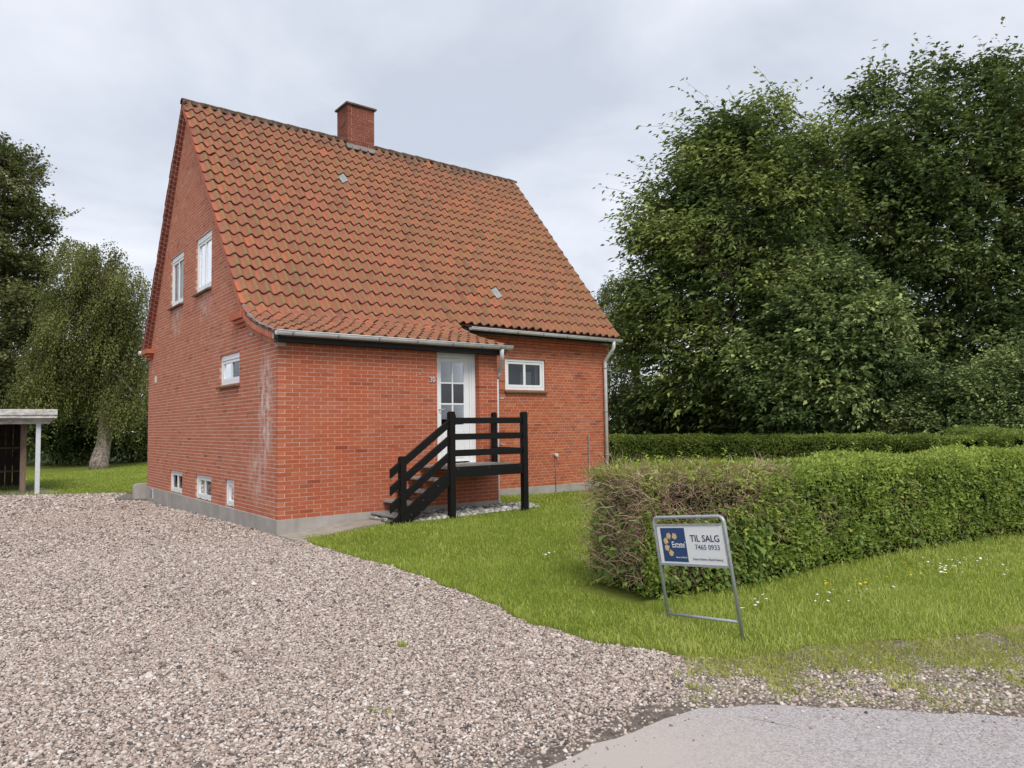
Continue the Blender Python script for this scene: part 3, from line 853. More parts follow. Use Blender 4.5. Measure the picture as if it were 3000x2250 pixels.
# verge mortar fillet on the flared gable edge
V = []
pth = resample(FLARE[:-1], 0.08)
for (y, z) in pth:
    V += [(-0.082, y, z - 0.055), (-0.078, y, z + 0.002), (0.03, y, z + 0.004)]
F = [(i * 3 + k, (i + 1) * 3 + k, (i + 1) * 3 + k + 1, i * 3 + k + 1) for i in range(len(pth) - 1) for k in range(2)]
npmesh('verge_mortar', np.array(V), np.array(F), FLASH, roof)

# gutters and downpipes
def gutter(x0, x1, y, z, r, brackets, name='gutter'):
    mb = MB(); n = 9
    ang = np.linspace(math.radians(175), math.radians(365), n)
    vs = [];
    for xx in (x0, x1):
        for rr in (r, r - 0.006):
            for a in ang: vs.append((xx, y + rr * math.cos(a), z + rr * math.sin(a)))
    q = lambda e, s, i: e * 2 * n + s * n + i
    fs = []
    for i in range(n - 1):
        fs.append((q(0, 0, i), q(0, 0, i + 1), q(1, 0, i + 1), q(1, 0, i)))
        fs.append((q(0, 1, i + 1), q(0, 1, i), q(1, 1, i), q(1, 1, i + 1)))
    for i in (0, n - 1): fs.append((q(0, 0, i), q(0, 1, i), q(1, 1, i), q(1, 0, i)))
    for e in (0, 1): fs.append(tuple(q(e, 0, i) for i in range(n)))
    mb.add(vs, fs)
    o = mb.build(name, GUTTER, house, smooth=True)
    lipm = MB().tube([(x0, y - r, z + .006), (x1, y - r, z + .006)], 0.009, 8); lipm.build('gutter_bead', GUTTER, o, smooth=True)
    for xb in brackets:
        b = MB()
        for k in range(n - 1):
            a0, a1 = ang[k], ang[k + 1]; R0, R1 = r + 0.001, r + 0.007
            pts = []
            for xx in (xb - .014, xb + .014):
                pts += [(xx, y + R0 * math.cos(a0), z + R0 * math.sin(a0)), (xx, y + R1 * math.cos(a0), z + R1 * math.sin(a0)), (xx, y + R1 * math.cos(a1), z + R1 * math.sin(a1)), (xx, y + R0 * math.cos(a1), z + R0 * math.sin(a1))]
            b.hexa(pts)
        b.build('gutter_bracket', GUTTERD, o)
    return o
gutter(-0.13, 4.47, -0.262, 3.190, 0.062, [0.12, 0.88, 1.62, 2.36, 3.1, 3.75, 4.20])
gutter(WA + 0.42, 9.37, 1.50, 3.792, 0.060, [5.2, 6.0, 6.75, 7.5, 8.2, 8.85])
MB().tube([(-0.21, 9.50, 3.68), (-0.13, 9.50, 3.68)], 0.055, 12).build('gutter_end', GUTTER, house, smooth=True)
def pipe(path, r, name='downpipe', bands=()):
    p = [np.array(q, float) for q in path]; o = [p[0]]
    for i in range(1, len(p) - 1):      # round the bends
        a = p[i] + (p[i - 1] - p[i]) / np.linalg.norm(p[i - 1] - p[i]) * 0.07; b = p[i] + (p[i + 1] - p[i]) / np.linalg.norm(p[i + 1] - p[i]) * 0.07
        for t in np.linspace(0, 1, 6): o.append((1 - t) ** 2 * a + 2 * t * (1 - t) * p[i] + t * t * b)
    o.append(p[-1])
    d = MB().tube(o, r, 14).build(name, GUTTER, house, smooth=True)
    for z in bands:
        MB().tube([(path[-1][0], path[-1][1], z - .02), (path[-1][0], path[-1][1], z + .02)], r + .006, 14).build('pipe_clamp', GUTTERD, d, smooth=True)
    return d
pipe([(4.24, -0.262, 3.13), (4.24, -0.262, 2.98), (4.40, 0.02, 2.74), (4.372, 0.07, 2.60)], 0.042, bands=())
pipe([(4.36, 0.075, 2.66), (4.358, 0.08, 1.5), (4.358, 0.08, 0.20), (4.43, 0.02, 0.10)], 0.038, bands=(2.2, 1.3))
pipe([(9.10, 1.50, 3.75), (9.10, 1.50, 3.58), (9.08, 1.80, 3.27), (9.08, 1.80, 0.05)], 0.044, bands=(3.1, 2.0, 0.9))
# black boxed eave of the annex
mb = MB()
mb.box((-0.075, -0.185, 3.036), (WA + 0.07, -0.150, 3.19))
mb.box((-0.074, -0.1495, 3.038), (WA + 0.069, -0.004, 3.062))
mb.box((-0.073, -0.1495, 3.0925), (-0.045, 0.05, 3.20))
mb.build('eave_board', BLACKB, house)
MB().box((WA + 0.1, 1.60, 3.70), (W_ + 0.03, 1.63, 3.80)).build('main_eave_board', BLACKB, house)

# windows
def window(mapf, o, cols, mul=0.0, sill='slope', curtain=None, fw=0.062, rec=0.026, label=None, topbar=0.0):
    u0, u1, v0, v1 = o
    A, Bq = -rec, -rec - 0.075
    fr = MB()
    def bar(mb, a, b, c, d, n0, n1): mb.hexa([mapf(a, c, n0), mapf(b, c, n0), mapf(b, c, n1), mapf(a, c, n1), mapf(a, d, n0), mapf(b, d, n0), mapf(b, d, n1), mapf(a, d, n1)])
    g_ = 0.004
    bar(fr, u0 + g_, u1 - g_, v0 + g_, v0 + fw, A, Bq); bar(fr, u0 + g_, u1 - g_, v1 - fw - topbar, v1 - g_, A, Bq)
    bar(fr, u0 + g_, u0 + fw, v0 + fw, v1 - fw - topbar, A, Bq); bar(fr, u1 - fw, u1 - g_, v0 + fw, v1 - fw - topbar, A, Bq)
    win = fr.build('window', WHITE, house, bevel=0.003)
    if label: win['label'] = label
    ga = MB()
    bar(ga, u0 + fw, u1 - fw, v0 + fw, v1 - fw - topbar, A - 0.034, A - 0.036)
    sw = 0.056
    a, b, c, d = u0 + fw + .006, u1 - fw - .006, v0 + fw + .006, v1 - fw - topbar - .006
    sa = MB(); n0, n1 = A - 0.010, A - 0.06
    bar(sa, a, b, c, c + sw, n0, n1); bar(sa, a, b, d - sw * .9, d, n0, n1)
    bar(sa, a, a + sw, c + sw, d - sw * .9, n0, n1); bar(sa, b - sw, b, c + sw, d - sw * .9, n0, n1)
    wdt = (b - a - 2 * sw)
    ed = [a + sw + wdt * k / cols for k in range(cols + 1)]
    for k in range(1, cols): bar(sa, ed[k] - .032, ed[k] + .032, c + sw, d - sw * .9, n0 - .001, n1)
    sa.build('sash', WHITE, win, bevel=0.003)
    for k in range(cols):
        p = MB(); x0, x1 = ed[k] + (.032 if k else 0), ed[k + 1] - (.032 if k < cols - 1 else 0)
        p.add([mapf(x0, c + sw, A - .035), mapf(x1, c + sw, A - .035), mapf(x1, d - sw * .9, A - .035), mapf(x0, d - sw * .9, A - .035)], [(0, 1, 2, 3)])
        p.build('pane', GLASS, win)
    rv_ = MB()
    for uu in (u0 - .003, u1 + .003): rv_.add([mapf(uu, v0 - .01, -.004), mapf(uu, v0 - .01, -.11), mapf(uu, v1 + .01, -.11), mapf(uu, v1 + .01, -.004)], [(0, 1, 2, 3)])
    for vv in (v1 + .003,): rv_.add([mapf(u0, vv, -.004), mapf(u0, vv, -.11), mapf(u1, vv, -.11), mapf(u1, vv, -.004)], [(0, 1, 2, 3)])
    rv_.build('window_reveal', MORTAR, win)
    q = MB(); q.box(mapf(u0 - .25, v0 - .2, -0.85), mapf(u1 + .25, v1 + .2, -0.87)); q.build('room_back', INNER, win)
    if curtain:
        cu = MB(); nn = 60
        for (ca, cb, zlo) in curtain:
            ua, ub = a + (b - a) * ca, a + (b - a) * cb
            zl = c + (d - c) * zlo; m_ = int(nn * (cb - ca)) + 4
            vs = []
            for i in range(m_ + 1):
                t = i / m_; off = -0.15 - rec - 0.018 * math.sin(t * (cb - ca) * 70)
                vs += [mapf(ua + (ub - ua) * t, zl, off), mapf(ua + (ub - ua) * t, d, off)]
            cu.add(vs, [(2 * i, 2 * i + 2, 2 * i + 3, 2 * i + 1) for i in range(m_)])
        cu.build('curtain', CURT, win, smooth=True)
    if sill == 'slope':
        nbk = max(3, int(round((u1 - u0 + .06) / 0.12))); ww = (u1 - u0 + .06) / nbk
        for k in range(nbk):
            s_ = MB(); x0, x1 = u0 - .03 + k * ww + .0025, u0 - .03 + (k + 1) * ww - .0025
            s_.hexa([mapf(x0, v0 - .072, .065), mapf(x1, v0 - .072, .065), mapf(x1, v0 - .035, -.05), mapf(x0, v0 - .035, -.05),
                     mapf(x0, v0 - .040, .075), mapf(x1, v0 - .040, .075), mapf(x1, v0 + .006, -.05), mapf(x0, v0 + .006, -.05)], random.random())
            s_.build('sill_brick', SILL, win)
    elif sill == 'hinge':
        for k in range(2 if cols > 1 else 1):
            MB().box(mapf(u0 + (u1 - u0) * (.3 + .4 * k), v0 + .012, A + .001), mapf(u0 + (u1 - u0) * (.3 + .4 * k) + .05, v0 + .026, A + .006)).build('drain_cap', GASKET, win)
    return win
G0 = gable(0.0)
window(G0, OPEN_G[0], 2, curtain=[(0, .5, 0), (.5, 1, 0)], topbar=0.05, label='left upper gable window')
window(G0, OPEN_G[1], 2, curtain=[(0, .5, 0), (.5, 1, 0)], topbar=0.05, label='right upper gable window')
window(G0, OPEN_G[2], 2, topbar=0.04, label='small ground floor gable window')
for k in (3, 4): window(G0, OPEN_G[k], 2, sill='hinge', fw=0.045)
window(G0, OPEN_G[5], 1, sill='hinge', fw=0.045)
wm_ = window(front(D1), OPEN_M[0], 2, curtain=[(.90, 1, 0)], label='white two pane window beside the entrance')
pb = MB(); a = front(D1); pb.box(a(6.56, 2.60, -0.22), a(6.88, 2.94, -0.24)); pb.build('pale_board', PAPER, wm_)
pb = MB(); pb.box(a(6.05, 2.5, -0.20), a(6.09, 3.2, -0.23)); pb.build('curtain_edge', INNER, wm_)

# door
dm = front(0.0)
REC = 0.125
fr = MB()
def bar(mb, a, b, c, d, n0, n1, mp=dm): mb.hexa([mp(a, c, n0), mp(b, c, n0), mp(b, c, n1), mp(a, c, n1), mp(a, d, n0), mp(b, d, n0), mp(b, d, n1), mp(a, d, n1)])
u0, u1, v0, v1 = DOOR
bar(fr, u0 + .003, u0 + .085, v0, v1 - .003, -REC, -REC - .11); bar(fr, u1 - .085, u1 - .003, v0, v1 - .003, -REC, -REC - .11)
bar(fr, u0 + .085, u1 - .085, v1 - .10, v1 - .003, -REC, -REC - .11)
bar(fr, u1 - .125, u1 - .085, v0 + .001, v1 - .10, -REC - .02, -REC - .11); bar(fr, u0 + .085, u0 + .115, v0 + .001, v1 - .10, -REC - .02, -REC - .11)
door = fr.build('door', WHITE, house, bevel=0.004)
door['label'] = 'white front door with six glazed panes above a panel'
lf = MB(); n0, n1 = -REC - .035, -REC - .09
la, lb, lc, ld_ = u0 + .115, u1 - .128, v0 + .03, v1 - .104
ga, gb, gt, gbt = 3.130, 3.640, 2.875, 1.70
bar(lf, la, ga, lc, ld_, n0, n1); bar(lf, gb, lb, lc, ld_, n0, n1); bar(lf, ga, gb, gt, ld_, n0, n1); bar(lf, ga, gb, lc, gbt, n0 - .006, n1)
lf.build('door_leaf', WHITE, door, bevel=0.003)
pn = MB(); bar(pn, ga + .01, gb - .01, 1.08, 1.60, n0 + .004, n0 - .004); pn.build('door_panel', WHITE, door, bevel=0.006)
gb_ = MB(); gm = (ga + gb) / 2
for z in (2.485, 2.093): bar(gb_, ga, gb, z - .014, z + .014, n0 - .002, n0 - .03)
bar(gb_, gm - .014, gm + .014, gbt, gt, n0 - .0015, n0 - .0305)
gb_.build('glazing_bars', WHITE, door)
zs = [gt, 2.485, 2.093, gbt]
for (p, q) in ((ga, gm), (gm, gb)):
    for zt, zb_ in zip(zs[:-1], zs[1:]):
        MB().add([dm(p, zb_, n0 - .016), dm(q, zb_, n0 - .016), dm(q, zt, n0 - .016), dm(p, zt, n0 - .016)], [(0, 1, 2, 3)]).build('pane', GLASS, door)
MB().box(dm(u0, 0.9, -1.4), dm(u1 + .5, 3.2, -1.42)).build('hall_back', INNER, door)
MB().box(dm(3.42, 2.15, -0.9), dm(3.62, 2.62, -0.92)).build('hall_notice', PAPER, door)
hd = MB(); hd.tube([dm(3.085, 1.985, n0 + .0), dm(3.085, 1.985, n0 + .05), dm(3.20, 1.99, n0 + .055)], 0.011, 8); hd.build('door_handle', STEEL, door, smooth=True)
MB().box(dm(u0 + .004, v0 - .035, -.01), dm(u1 - .004, v0 - .002, -REC - .11)).build('threshold', WHITE, door)
rv = MB()
rv.add([dm(u1 + .004, v0 - .2, -.01), dm(u1 + .004, v0 - .2, -.26), dm(u1 + .004, v1 + .05, -.26), dm(u1 + .004, v1 + .05, -.01)], [(0, 1, 2, 3)])
rv.add([dm(u0 - .004, v0 - .2, -.01), dm(u0 - .004, v0 - .2, -.26), dm(u0 - .004, v1 + .05, -.26), dm(u0 - .004, v1 + .05, -.01)], [(0, 1, 2, 3)])
rv.build('door_reveal', MORTAR, wall)

# lettering helper: flat text turned into a mesh, placed by origin + right + up vectors
def text(name, s, O, R_, U_, size, mat, parent, ex=0.0015, sx=1.0, align='LEFT', bold=0.0, fit=None):
    cu = bpy.data.curves.new(name, 'FONT')
    cu.body = s; cu.size = 1.0; cu.extrude = 0.0; cu.align_x = align; cu.resolution_u = 3; cu.offset = bold
    o = bpy.data.objects.new(name, cu); COL.objects.link(o)
    bpy.context.view_layer.update()
    dg = bpy.context.evaluated_depsgraph_get()
    me = bpy.data.meshes.new_from_object(o.evaluated_get(dg))
    bpy.data.objects.remove(o); bpy.data.curves.remove(cu)
    O, R_, U_ = Vector(O), Vector(R_).normalized(), Vector(U_).normalized()
    Nn = R_.cross(U_)
    bm = bmesh.new(); bm.from_mesh(me)
    x_0 = min(v.co.x for v in bm.verts); wid = max(v.co.x for v in bm.verts) - x_0
    if fit: sx = fit / (wid * size)
    if ex:
        r = bmesh.ops.extrude_face_region(bm, geom=bm.faces[:])
        for v in [v for v in r['geom'] if isinstance(v, bmesh.types.BMVert)]: v.co.z += ex / size
    for v in bm.verts:
        v.co = O + R_ * v.co.x * size * sx + U_ * v.co.y * size + Nn * v.co.z * size
    bmesh.ops.recalc_face_normals(bm, faces=bm.faces)
    bm.to_mesh(me); bm.free()
    me.name = name; me.materials.clear(); me.materials.append(mat)
    return link(name, me, parent)
NUMM = simple('house_number_metal', (0.50, 0.51, 0.52), (0.62, 0.63, 0.64), 20, 0.4, 0.5)
text('house_number', '30', (2.775, -0.006, 2.477), (1, 0, 0), (0, 0, 1), 0.142, NUMM, house, 0.012, 0.86, bold=0.006)

# small fixtures on the walls
vt = MB(); vt.box((-0.012, 1.125, 3.27), (0.02, 1.265, 3.44)); vo = vt.build('air_vent', GUTTERD, house)
for k in range(6): MB().hexa([(-0.03, 1.135, 3.283 + k * .025), (-0.03, 1.255, 3.283 + k * .025), (-0.0125, 1.255, 3.295 + k * .025), (-0.0125, 1.135, 3.295 + k * .025), (-0.03, 1.135, 3.287 + k * .025), (-0.03, 1.255, 3.287 + k * .025), (-0.0125, 1.255, 3.299 + k * .025), (-0.0125, 1.135, 3.299 + k * .025)]).build('vent_slat', GUTTER, vo)
MB().box((-0.016, 8.42, 2.86), (0.02, 8.56, 3.02)).build('air_vent', GUTTER, house)
mb = MB(); mb.box((-0.03, 8.55, -0.02), (0.0, 8.67, 0.22)); vo = mb.build('basement_vent', GUTTER, house)
for k in range(4): MB().box((-0.034, 8.565, 0.005 + k * .052), (-0.0305, 8.655, 0.035 + k * .052)).build('vent_slat', GASKET, vo)
tp = MB().tube([(7.40, D1 - .02, 0.0), (7.40, D1 - .02, 0.86), (7.40, D1 - .03, 0.94)], 0.011, 8).build('standpipe', GUTTERD, house, smooth=True)
MB().tube([(7.40, D1, 0.96), (7.40, D1 - .09, 0.96)], 0.042, 12).build('tap_box', GUTTER, tp, smooth=True)
MB().tube([(8.50, D1 - .03, 0.1), (8.50, D1 - .03, 1.42)], 0.013, 6).build('earthing_rod', GUTTERD, house)
for (px, py) in ((873, 1195), (1229, 1097)):
    d = ray(px, py); t = -CAM[1] / d[1]; P = CAM + d * t
    MB().tube([(P[0], .004, P[2]), (P[0], -.012, P[2] + .003)], 0.016, 7).build('old_wall_plug', GUTTERD, house)

# ------------------------------------------------------------------ entrance steps
st = empty('entrance_steps', (2.9, -0.55, 0.11))
tag(st, 'black timber railing with grey treads up to the front door', 'steps')
YP = -1.0
def post(x, y, z0, z1, s=0.075):
    mb = MB(); mb.box((x - s / 2, y - s / 2, z0), (x + s / 2, y + s / 2, z1 - .022))
    h = s / 2; k = h * .45
    mb.hexa([(x - h, y - h, z1 - .0215), (x + h, y - h, z1 - .0215), (x + h, y + h, z1 - .0215), (x - h, y + h, z1 - .0215), (x - k, y - h, z1), (x + k, y - h, z1), (x + k, y + h, z1), (x - k, y + h, z1)])
    return mb.build('post', BLACKP, st, bevel=0.004)
post(2.592, YP, -0.05, 1.925, 0.105); post(4.157, YP, -0.05, 1.922, 0.105); post(1.655, YP, -0.05, 1.205, 0.105); post(4.128, -0.13, 0.80, 1.93, 0.085)
for zt, zb_ in ((1.820, 1.717), (1.548, 1.442), (1.276, 1.166)):
    MB().box((2.646, YP - .025, zb_), (4.103, YP + .025, zt)).build('rail', BLACKP, st, bevel=0.004)
    MB().box((4.112, -0.170, zb_), (4.150, YP + .055, zt)).build('rail', BLACKP, st, bevel=0.004)
MB().box((2.645, YP - .03, 0.812), (4.104, YP + .03, 0.992)).build('landing_beam', BLACKP, st, bevel=0.004)
MB().box((4.106, -0.02, 0.812), (4.160, YP + .054, 0.988)).build('landing_beam', BLACKP, st, bevel=0.004)
# raking rails and stringers
dz = (1.765 - 0.935) / (2.62 - 1.437)
for off in (0.0, -0.272, -0.548):
    za, zb_ = 0.933 + off, 1.763 + off
    mb = MB()
    x0, x1 = 1.437, 2.538
    zc = lambda x: za + (zb_ - za) * (x - 1.437) / (2.60 - 1.437)
    mb.hexa([(x0, YP - .0222, zc(x0) - .072), (x1, YP - .0222, zc(x1) - .072), (x1, YP + .0222, zc(x1) - .072), (x0, YP + .0222, zc(x0) - .072),
             (x0, YP - .0222, zc(x0) + .072), (x1, YP - .0222, zc(x1) + .072), (x1, YP + .0222, zc(x1) + .072), (x0, YP + .0222, zc(x0) + .072)])
    mb.build('rail', BLACKP, st, bevel=0.004)
for y in (YP - .005,):
    mb = MB(); x0, x1 = 1.437, 2.537
    b0, b1, t0, t1 = 0.02, 0.694, 0.168, 0.951
    xk = 1.53
    mb.add([(x0, y - .024, 0.02), (1.62, y - .024, 0.02), (x1, y - .024, b1), (x1, y - .024, t1), (x0, y - .024, t0),
            (x0, y + .024, 0.02), (1.62, y + .024, 0.02), (x1, y + .024, b1), (x1, y + .024, t1), (x0, y + .024, t0)],
           [(0, 1, 2, 3, 4), (9, 8, 7, 6, 5), (0, 5, 6, 1), (1, 6, 7, 2), (2, 7, 8, 3), (3, 8, 9, 4), (4, 9, 5, 0)])
    mb.build('stringer', BLACKP, st)
for k in range(4):
    x, z = 1.60 + k * 0.236, 0.245 + k * 0.184
    tr = MB(); tr.box((x, -0.98, z - .035), (x + .27, -0.02, z)); tt = tr.build('tread', GRATE, st, bevel=0.003)
    for j in range(9): MB().box((x + .012 + j * .028, -0.975, z), (x + .026 + j * .028, -0.025, z + .004)).build('tread_rib', GRATE, tt)
tr = MB(); tr.box((2.555, -0.968, 0.955), (4.104, -0.006, 0.985)); la_ = tr.build('landing', GRATE, st)
for j in range(52): MB().box((2.565 + j * .0295, -0.965, 0.985), (2.58 + j * .0295, -0.01, 0.9905)).build('landing_rib', GRATE, la_)
BOLT = simple('bolt_head', (0.09, 0.09, 0.095), (0.16, 0.16, 0.165), 20, 0.35, 0.5, metal=0.5)
for x, z in ((2.70, 0.955), (3.35, 0.955), (4.03, 0.955), (2.30, 0.70), (2.02, 0.485), (1.80, 0.27), (1.98, 0.30), (1.70, 0.10)):
    MB().tube([(x, YP - .0285, z), (x, YP - .040, z)], 0.011, 8).build('bolt', BOLT, st)

# paving in front of the annex and by the back corner
path = empty('path', (0.6, -0.35, 0.0)); tag(path, 'worn concrete slabs along the house plinth', kind='structure')
for k in range(4):
    for j in range(2):
        x0, x1 = 0.03 + k * 0.42, 0.03 + k * 0.42 + 0.414
        y0, y1 = -0.64 + j * 0.32 - 0.0, -0.64 + j * 0.32 + 0.314
        z = [float(g(a, b)) + 0.018 + random.uniform(-.003, .003) for a, b in ((x0, y0), (x1, y0), (x1, y1), (x0, y1))]
        P = [(x0, y0), (x1, y0), (x1, y1), (x0, y1)]
        MB().hexa([(a, b, c - .06) for (a, b), c in zip(P, z)] + [(a, b, c) for (a, b), c in zip(P, z)]).build('paving_slab', SLAB, path, bevel=0.004)
MB().box((-0.01, -0.68, -.06), (0.024, -0.03, 0.026)).build('kerb_edge', SLAB, path)
DSLAB = simple('dark_slab', (0.13, 0.115, 0.11), (0.19, 0.17, 0.16), 4, 0.9, 0.15, 0.3)
q = [onz(335, 1466, -.125), onz(428, 1468, -.125), onz(428, 1452, -.125), onz(372, 1449, -.125)]
bs = MB(); bs.hexa([(p[0], p[1], -.2) for p in q] + [(p[0], p[1], -.088) for p in q])
tag(bs.build('doorstep_slab', DSLAB), 'dark concrete slab lying in gravel at the back corner of the house', 'slab')
# low concrete cellar wall with a rounded shoulder behind the back corner
mb = MB(); y0, y1 = 9.36, 9.56; prof = [(-0.25, -0.3), (-0.25, 0.19), (-0.235, 0.25), (-0.19, 0.285), (-0.12, 0.295), (0.15, 0.30), (0.15, -0.3)]
n = len(prof)
mb.add([(a, y0 + .25, b) for a, b in prof] + [(a, y1 + .25, b) for a, b in prof], [tuple(range(n)), tuple(range(2 * n - 1, n - 1, -1))] + [(i, (i + 1) % n, n + (i + 1) % n, n + i) for i in range(n)])
tag(mb.build('cellar_wall', CONC), 'low grey concrete cellar wall with rounded shoulder at the back corner', 'wall')

# ------------------------------------------------------------------ carport
cpt = empty('carport', (-3.6, 16.5, -0.13))
tag(cpt, 'open timber carport with weathered white fascia and pale post', 'carport')
ax = np.array([0.998, -0.06, 0.0]); ay = np.array([0.06, 0.998, 0.0])     # along the front, and back
PO = np.array([-1.99, 13.91, -0.13])
def cpp(a, b, z): q = PO + ax * a + ay * b; return (q[0], q[1], z)
def cbox(a0, a1, b0, b1, z0, z1, name, mat, parent=cpt, bevel=0.0):
    P = [cpp(a0, b0, z0), cpp(a1, b0, z0), cpp(a1, b1, z0), cpp(a0, b1, z0), cpp(a0, b0, z1), cpp(a1, b0, z1), cpp(a1, b1, z1), cpp(a0, b1, z1)]
    return MB().hexa(P).build(name, mat, parent, bevel=bevel)
cbox(-0.06, 0.06, 0.0, 0.12, -0.16, 1.905, 'post', POSTW, bevel=.006)
cbox(-5.6, 0.45, -0.30, -0.27, 2.16, 2.325, 'fascia_board', GREYW, bevel=.004)
cbox(-5.6, 0.44, -0.268, -0.24, 2.068, 2.172, 'fascia_board', GREYW, bevel=.004)
P = [cpp(-5.6, -.02, 1.905), cpp(.27, -.02, 1.905), cpp(.27, .10, 1.905), cpp(-5.6, .10, 1.905), cpp(-5.6, -.02, 2.062), cpp(.36, -.02, 2.062), cpp(.36, .10, 2.062), cpp(-5.6, .10, 2.062)]
MB().hexa(P).build('front_beam', GREYW, cpt, bevel=.004)
cbox(-5.6, 0.42, -0.238, 4.9, 2.20, 2.31, 'roof', DARKW)
cbox(0.425, 0.45, -0.268, 4.9, 2.10, 2.325, 'fascia_board', GREYW)
cbox(-5.8, 0.0, 0.15, 4.9, -0.20, -0.115, 'floor', DARKIN)
cbox(-0.42, -0.27, 0.7, 0.85, -0.14, 2.05, 'post', BROWNW)
cbox(-0.42, -0.30, 2.6, 2.72, -0.14, 2.10, 'post', BROWNW)
cbox(-0.40, -0.30, 0.85, 4.6, 0.30, 0.38, 'side_rail', BROWNW); cbox(-0.40, -0.30, 0.85, 4.6, 1.0, 1.08, 'side_rail', BROWNW); cbox(-0.40, -0.30, 0.85, 4.6, 1.75, 1.85, 'side_rail', BROWNW)
for k in range(26): cbox(-5.6 + k * .2, -5.6 + k * .2 + .192, 4.40 + random.uniform(0, .012), 4.44, -0.12, 2.18, 'back_board', DARKW)
cbox(-5.6, -0.42, 4.32, 4.40, 0.34, 0.40, 'back_rail', BROWNW); cbox(-5.6, -0.42, 4.32, 4.40, 1.12, 1.18, 'back_rail', BROWNW)
for k in range(10): cbox(-0.28, -0.26, 2.2 + k * .24, 2.2 + k * .24 + .225, -0.1, 2.15, 'side_board', DARKW)
for k in range(9):
    a = 0.10 + k * 0.0
    q = cpp(0.12, 0.2 + k * .28, 0)
    cbox(0.08, 0.58 - k * .045, 0.15 + k * .28, 0.15 + k * .28 + .24, -0.16, -0.112, 'brick_edging', SLAB)

# ------------------------------------------------------------------ stone scatter (gravel, pebbles)
def stone_meshes(pref, n, mat, flat=0.62):
    c = bpy.data.collections.new(pref)
    for k in range(n):
        bm = bmesh.new(); bmesh.ops.create_icosphere(bm, subdivisions=2, radius=1.0)
        r = np.random.default_rng(100 + k); ph = r.uniform(0, 6.3, 9); sx, sy, sz = r.uniform(.85, 1.35), r.uniform(.7, 1.0), flat * r.uniform(.8, 1.15)
        for v in bm.verts:
            p = v.co.copy()
            q = 1 + .13 * math.sin(2.2 * p.x + ph[0]) * math.sin(2.0 * p.y + ph[1]) + .11 * math.sin(2.9 * p.z + 2 * p.x + ph[2]) + .07 * math.sin(4.1 * p.y - 3 * p.z + ph[3])
            v.co = Vector((p.x * sx * q, p.y * sy * q, p.z * sz * q))
        for f in bm.faces: f.smooth = True
        me = bpy.data.meshes.new(pref); bm.to_mesh(me); bm.free(); me.materials.append(mat)
        o = bpy.data.objects.new(pref, me); c.objects.link(o)
    return c
def scatter(name, P, scale, coll, mat, label):
    me = bpy.data.meshes.new(name)
    me.vertices.add(len(P)); me.vertices.foreach_set('co', np.asarray(P, np.float32).ravel())
    a = me.attributes.new('sc', 'FLOAT', 'POINT'); a.data.foreach_set('value', np.asarray(scale, np.float32))
    me.materials.append(mat); me.update()
    o = link(name, me)
    ng = bpy.data.node_groups.new(name + '_scatter', 'GeometryNodeTree')
    ng.interface.new_socket('Geometry', in_out='INPUT', socket_type='NodeSocketGeometry')
    ng.interface.new_socket('Geometry', in_out='OUTPUT', socket_type='NodeSocketGeometry')
    A = ng.nodes.new
    i, oo = A('NodeGroupInput'), A('NodeGroupOutput')
    ip = A('GeometryNodeInstanceOnPoints'); ci = A('GeometryNodeCollectionInfo')
    ci.inputs['Collection'].default_value = coll
    ci.inputs['Separate Children'].default_value = True; ci.inputs['Reset Children'].default_value = True
    ip.inputs['Pick Instance'].default_value = True
    na = A('GeometryNodeInputNamedAttribute'); na.data_type = 'FLOAT'; na.inputs['Name'].default_value = 'sc'
    rv = A('FunctionNodeRandomValue'); rv.data_type = 'FLOAT_VECTOR'
    rv.inputs[0].default_value = (-0.45, -0.45, 0); rv.inputs[1].default_value = (0.45, 0.45, 6.283)
    ri = A('FunctionNodeRandomValue'); ri.data_type = 'INT'
    ri.inputs['Min'].default_value = 0; ri.inputs['Max'].default_value = len(coll.objects) - 1
    L = ng.links.new
    L(i.outputs[0], ip.inputs['Points']); L(ci.outputs[0], ip.inputs['Instance']); L(na.outputs[0], ip.inputs['Scale'])
    L(rv.outputs[0], ip.inputs['Rotation'])
    L([s_ for s_ in ri.outputs if s_.type == 'INT'][0], ip.inputs['Instance Index'])
    L(ip.outputs[0], oo.inputs[0])
    md = o.modifiers.new('scatter', 'NODES'); md.node_group = ng
    return tag(o, label, kind='stuff')
def stone_mat(name, stops):
    m = Mat(name, 0.75, 0.3)
    r = m.n('ShaderNodeObjectInfo').outputs['Random']
    c = m.ramp(r, stops)
    c = m.mix(m.rng(m.noise(140, 3, 0.6), 0.35, 0.7, 0, 0.3), c, m.mix(0.5, c, (0.10, 0.085, 0.075)))
    # slow change of tone over the drive, as rain and wheels leave it
    c = m.mix(m.rng(m.noise(0.55, 3, 0.6), 0.38, 0.66, 0.0, 0.28), c, m.mix(0.5, c, (0.17, 0.13, 0.105)))
    return m.color(c).m
GRAV = stone_mat('gravel_stone', [(0.0, (0.063, 0.057, 0.059)), (0.10, (0.153, 0.129, 0.116)), (0.24, (0.298, 0.230, 0.190)), (0.45, (0.433, 0.345, 0.289)), (0.62, (0.509, 0.400, 0.342)), (0.78, (0.557, 0.464, 0.404)), (0.90, (0.653, 0.589, 0.533)), (0.96, (0.742, 0.688, 0.648)), (0.99, (0.433, 0.276, 0.196)), (1.0, (0.288, 0.239, 0.221))])
PEBM = stone_mat('rounded_pebble', [(0, (0.115, 0.107, 0.098)), (0.3, (0.271, 0.254, 0.230)), (0.6, (0.426, 0.410, 0.377)), (1, (0.607, 0.599, 0.574))])
SC = stone_meshes('gravel_stone_shapes', 7, GRAV); SP = stone_meshes('pebble_shapes', 5, PEBM, 0.72)
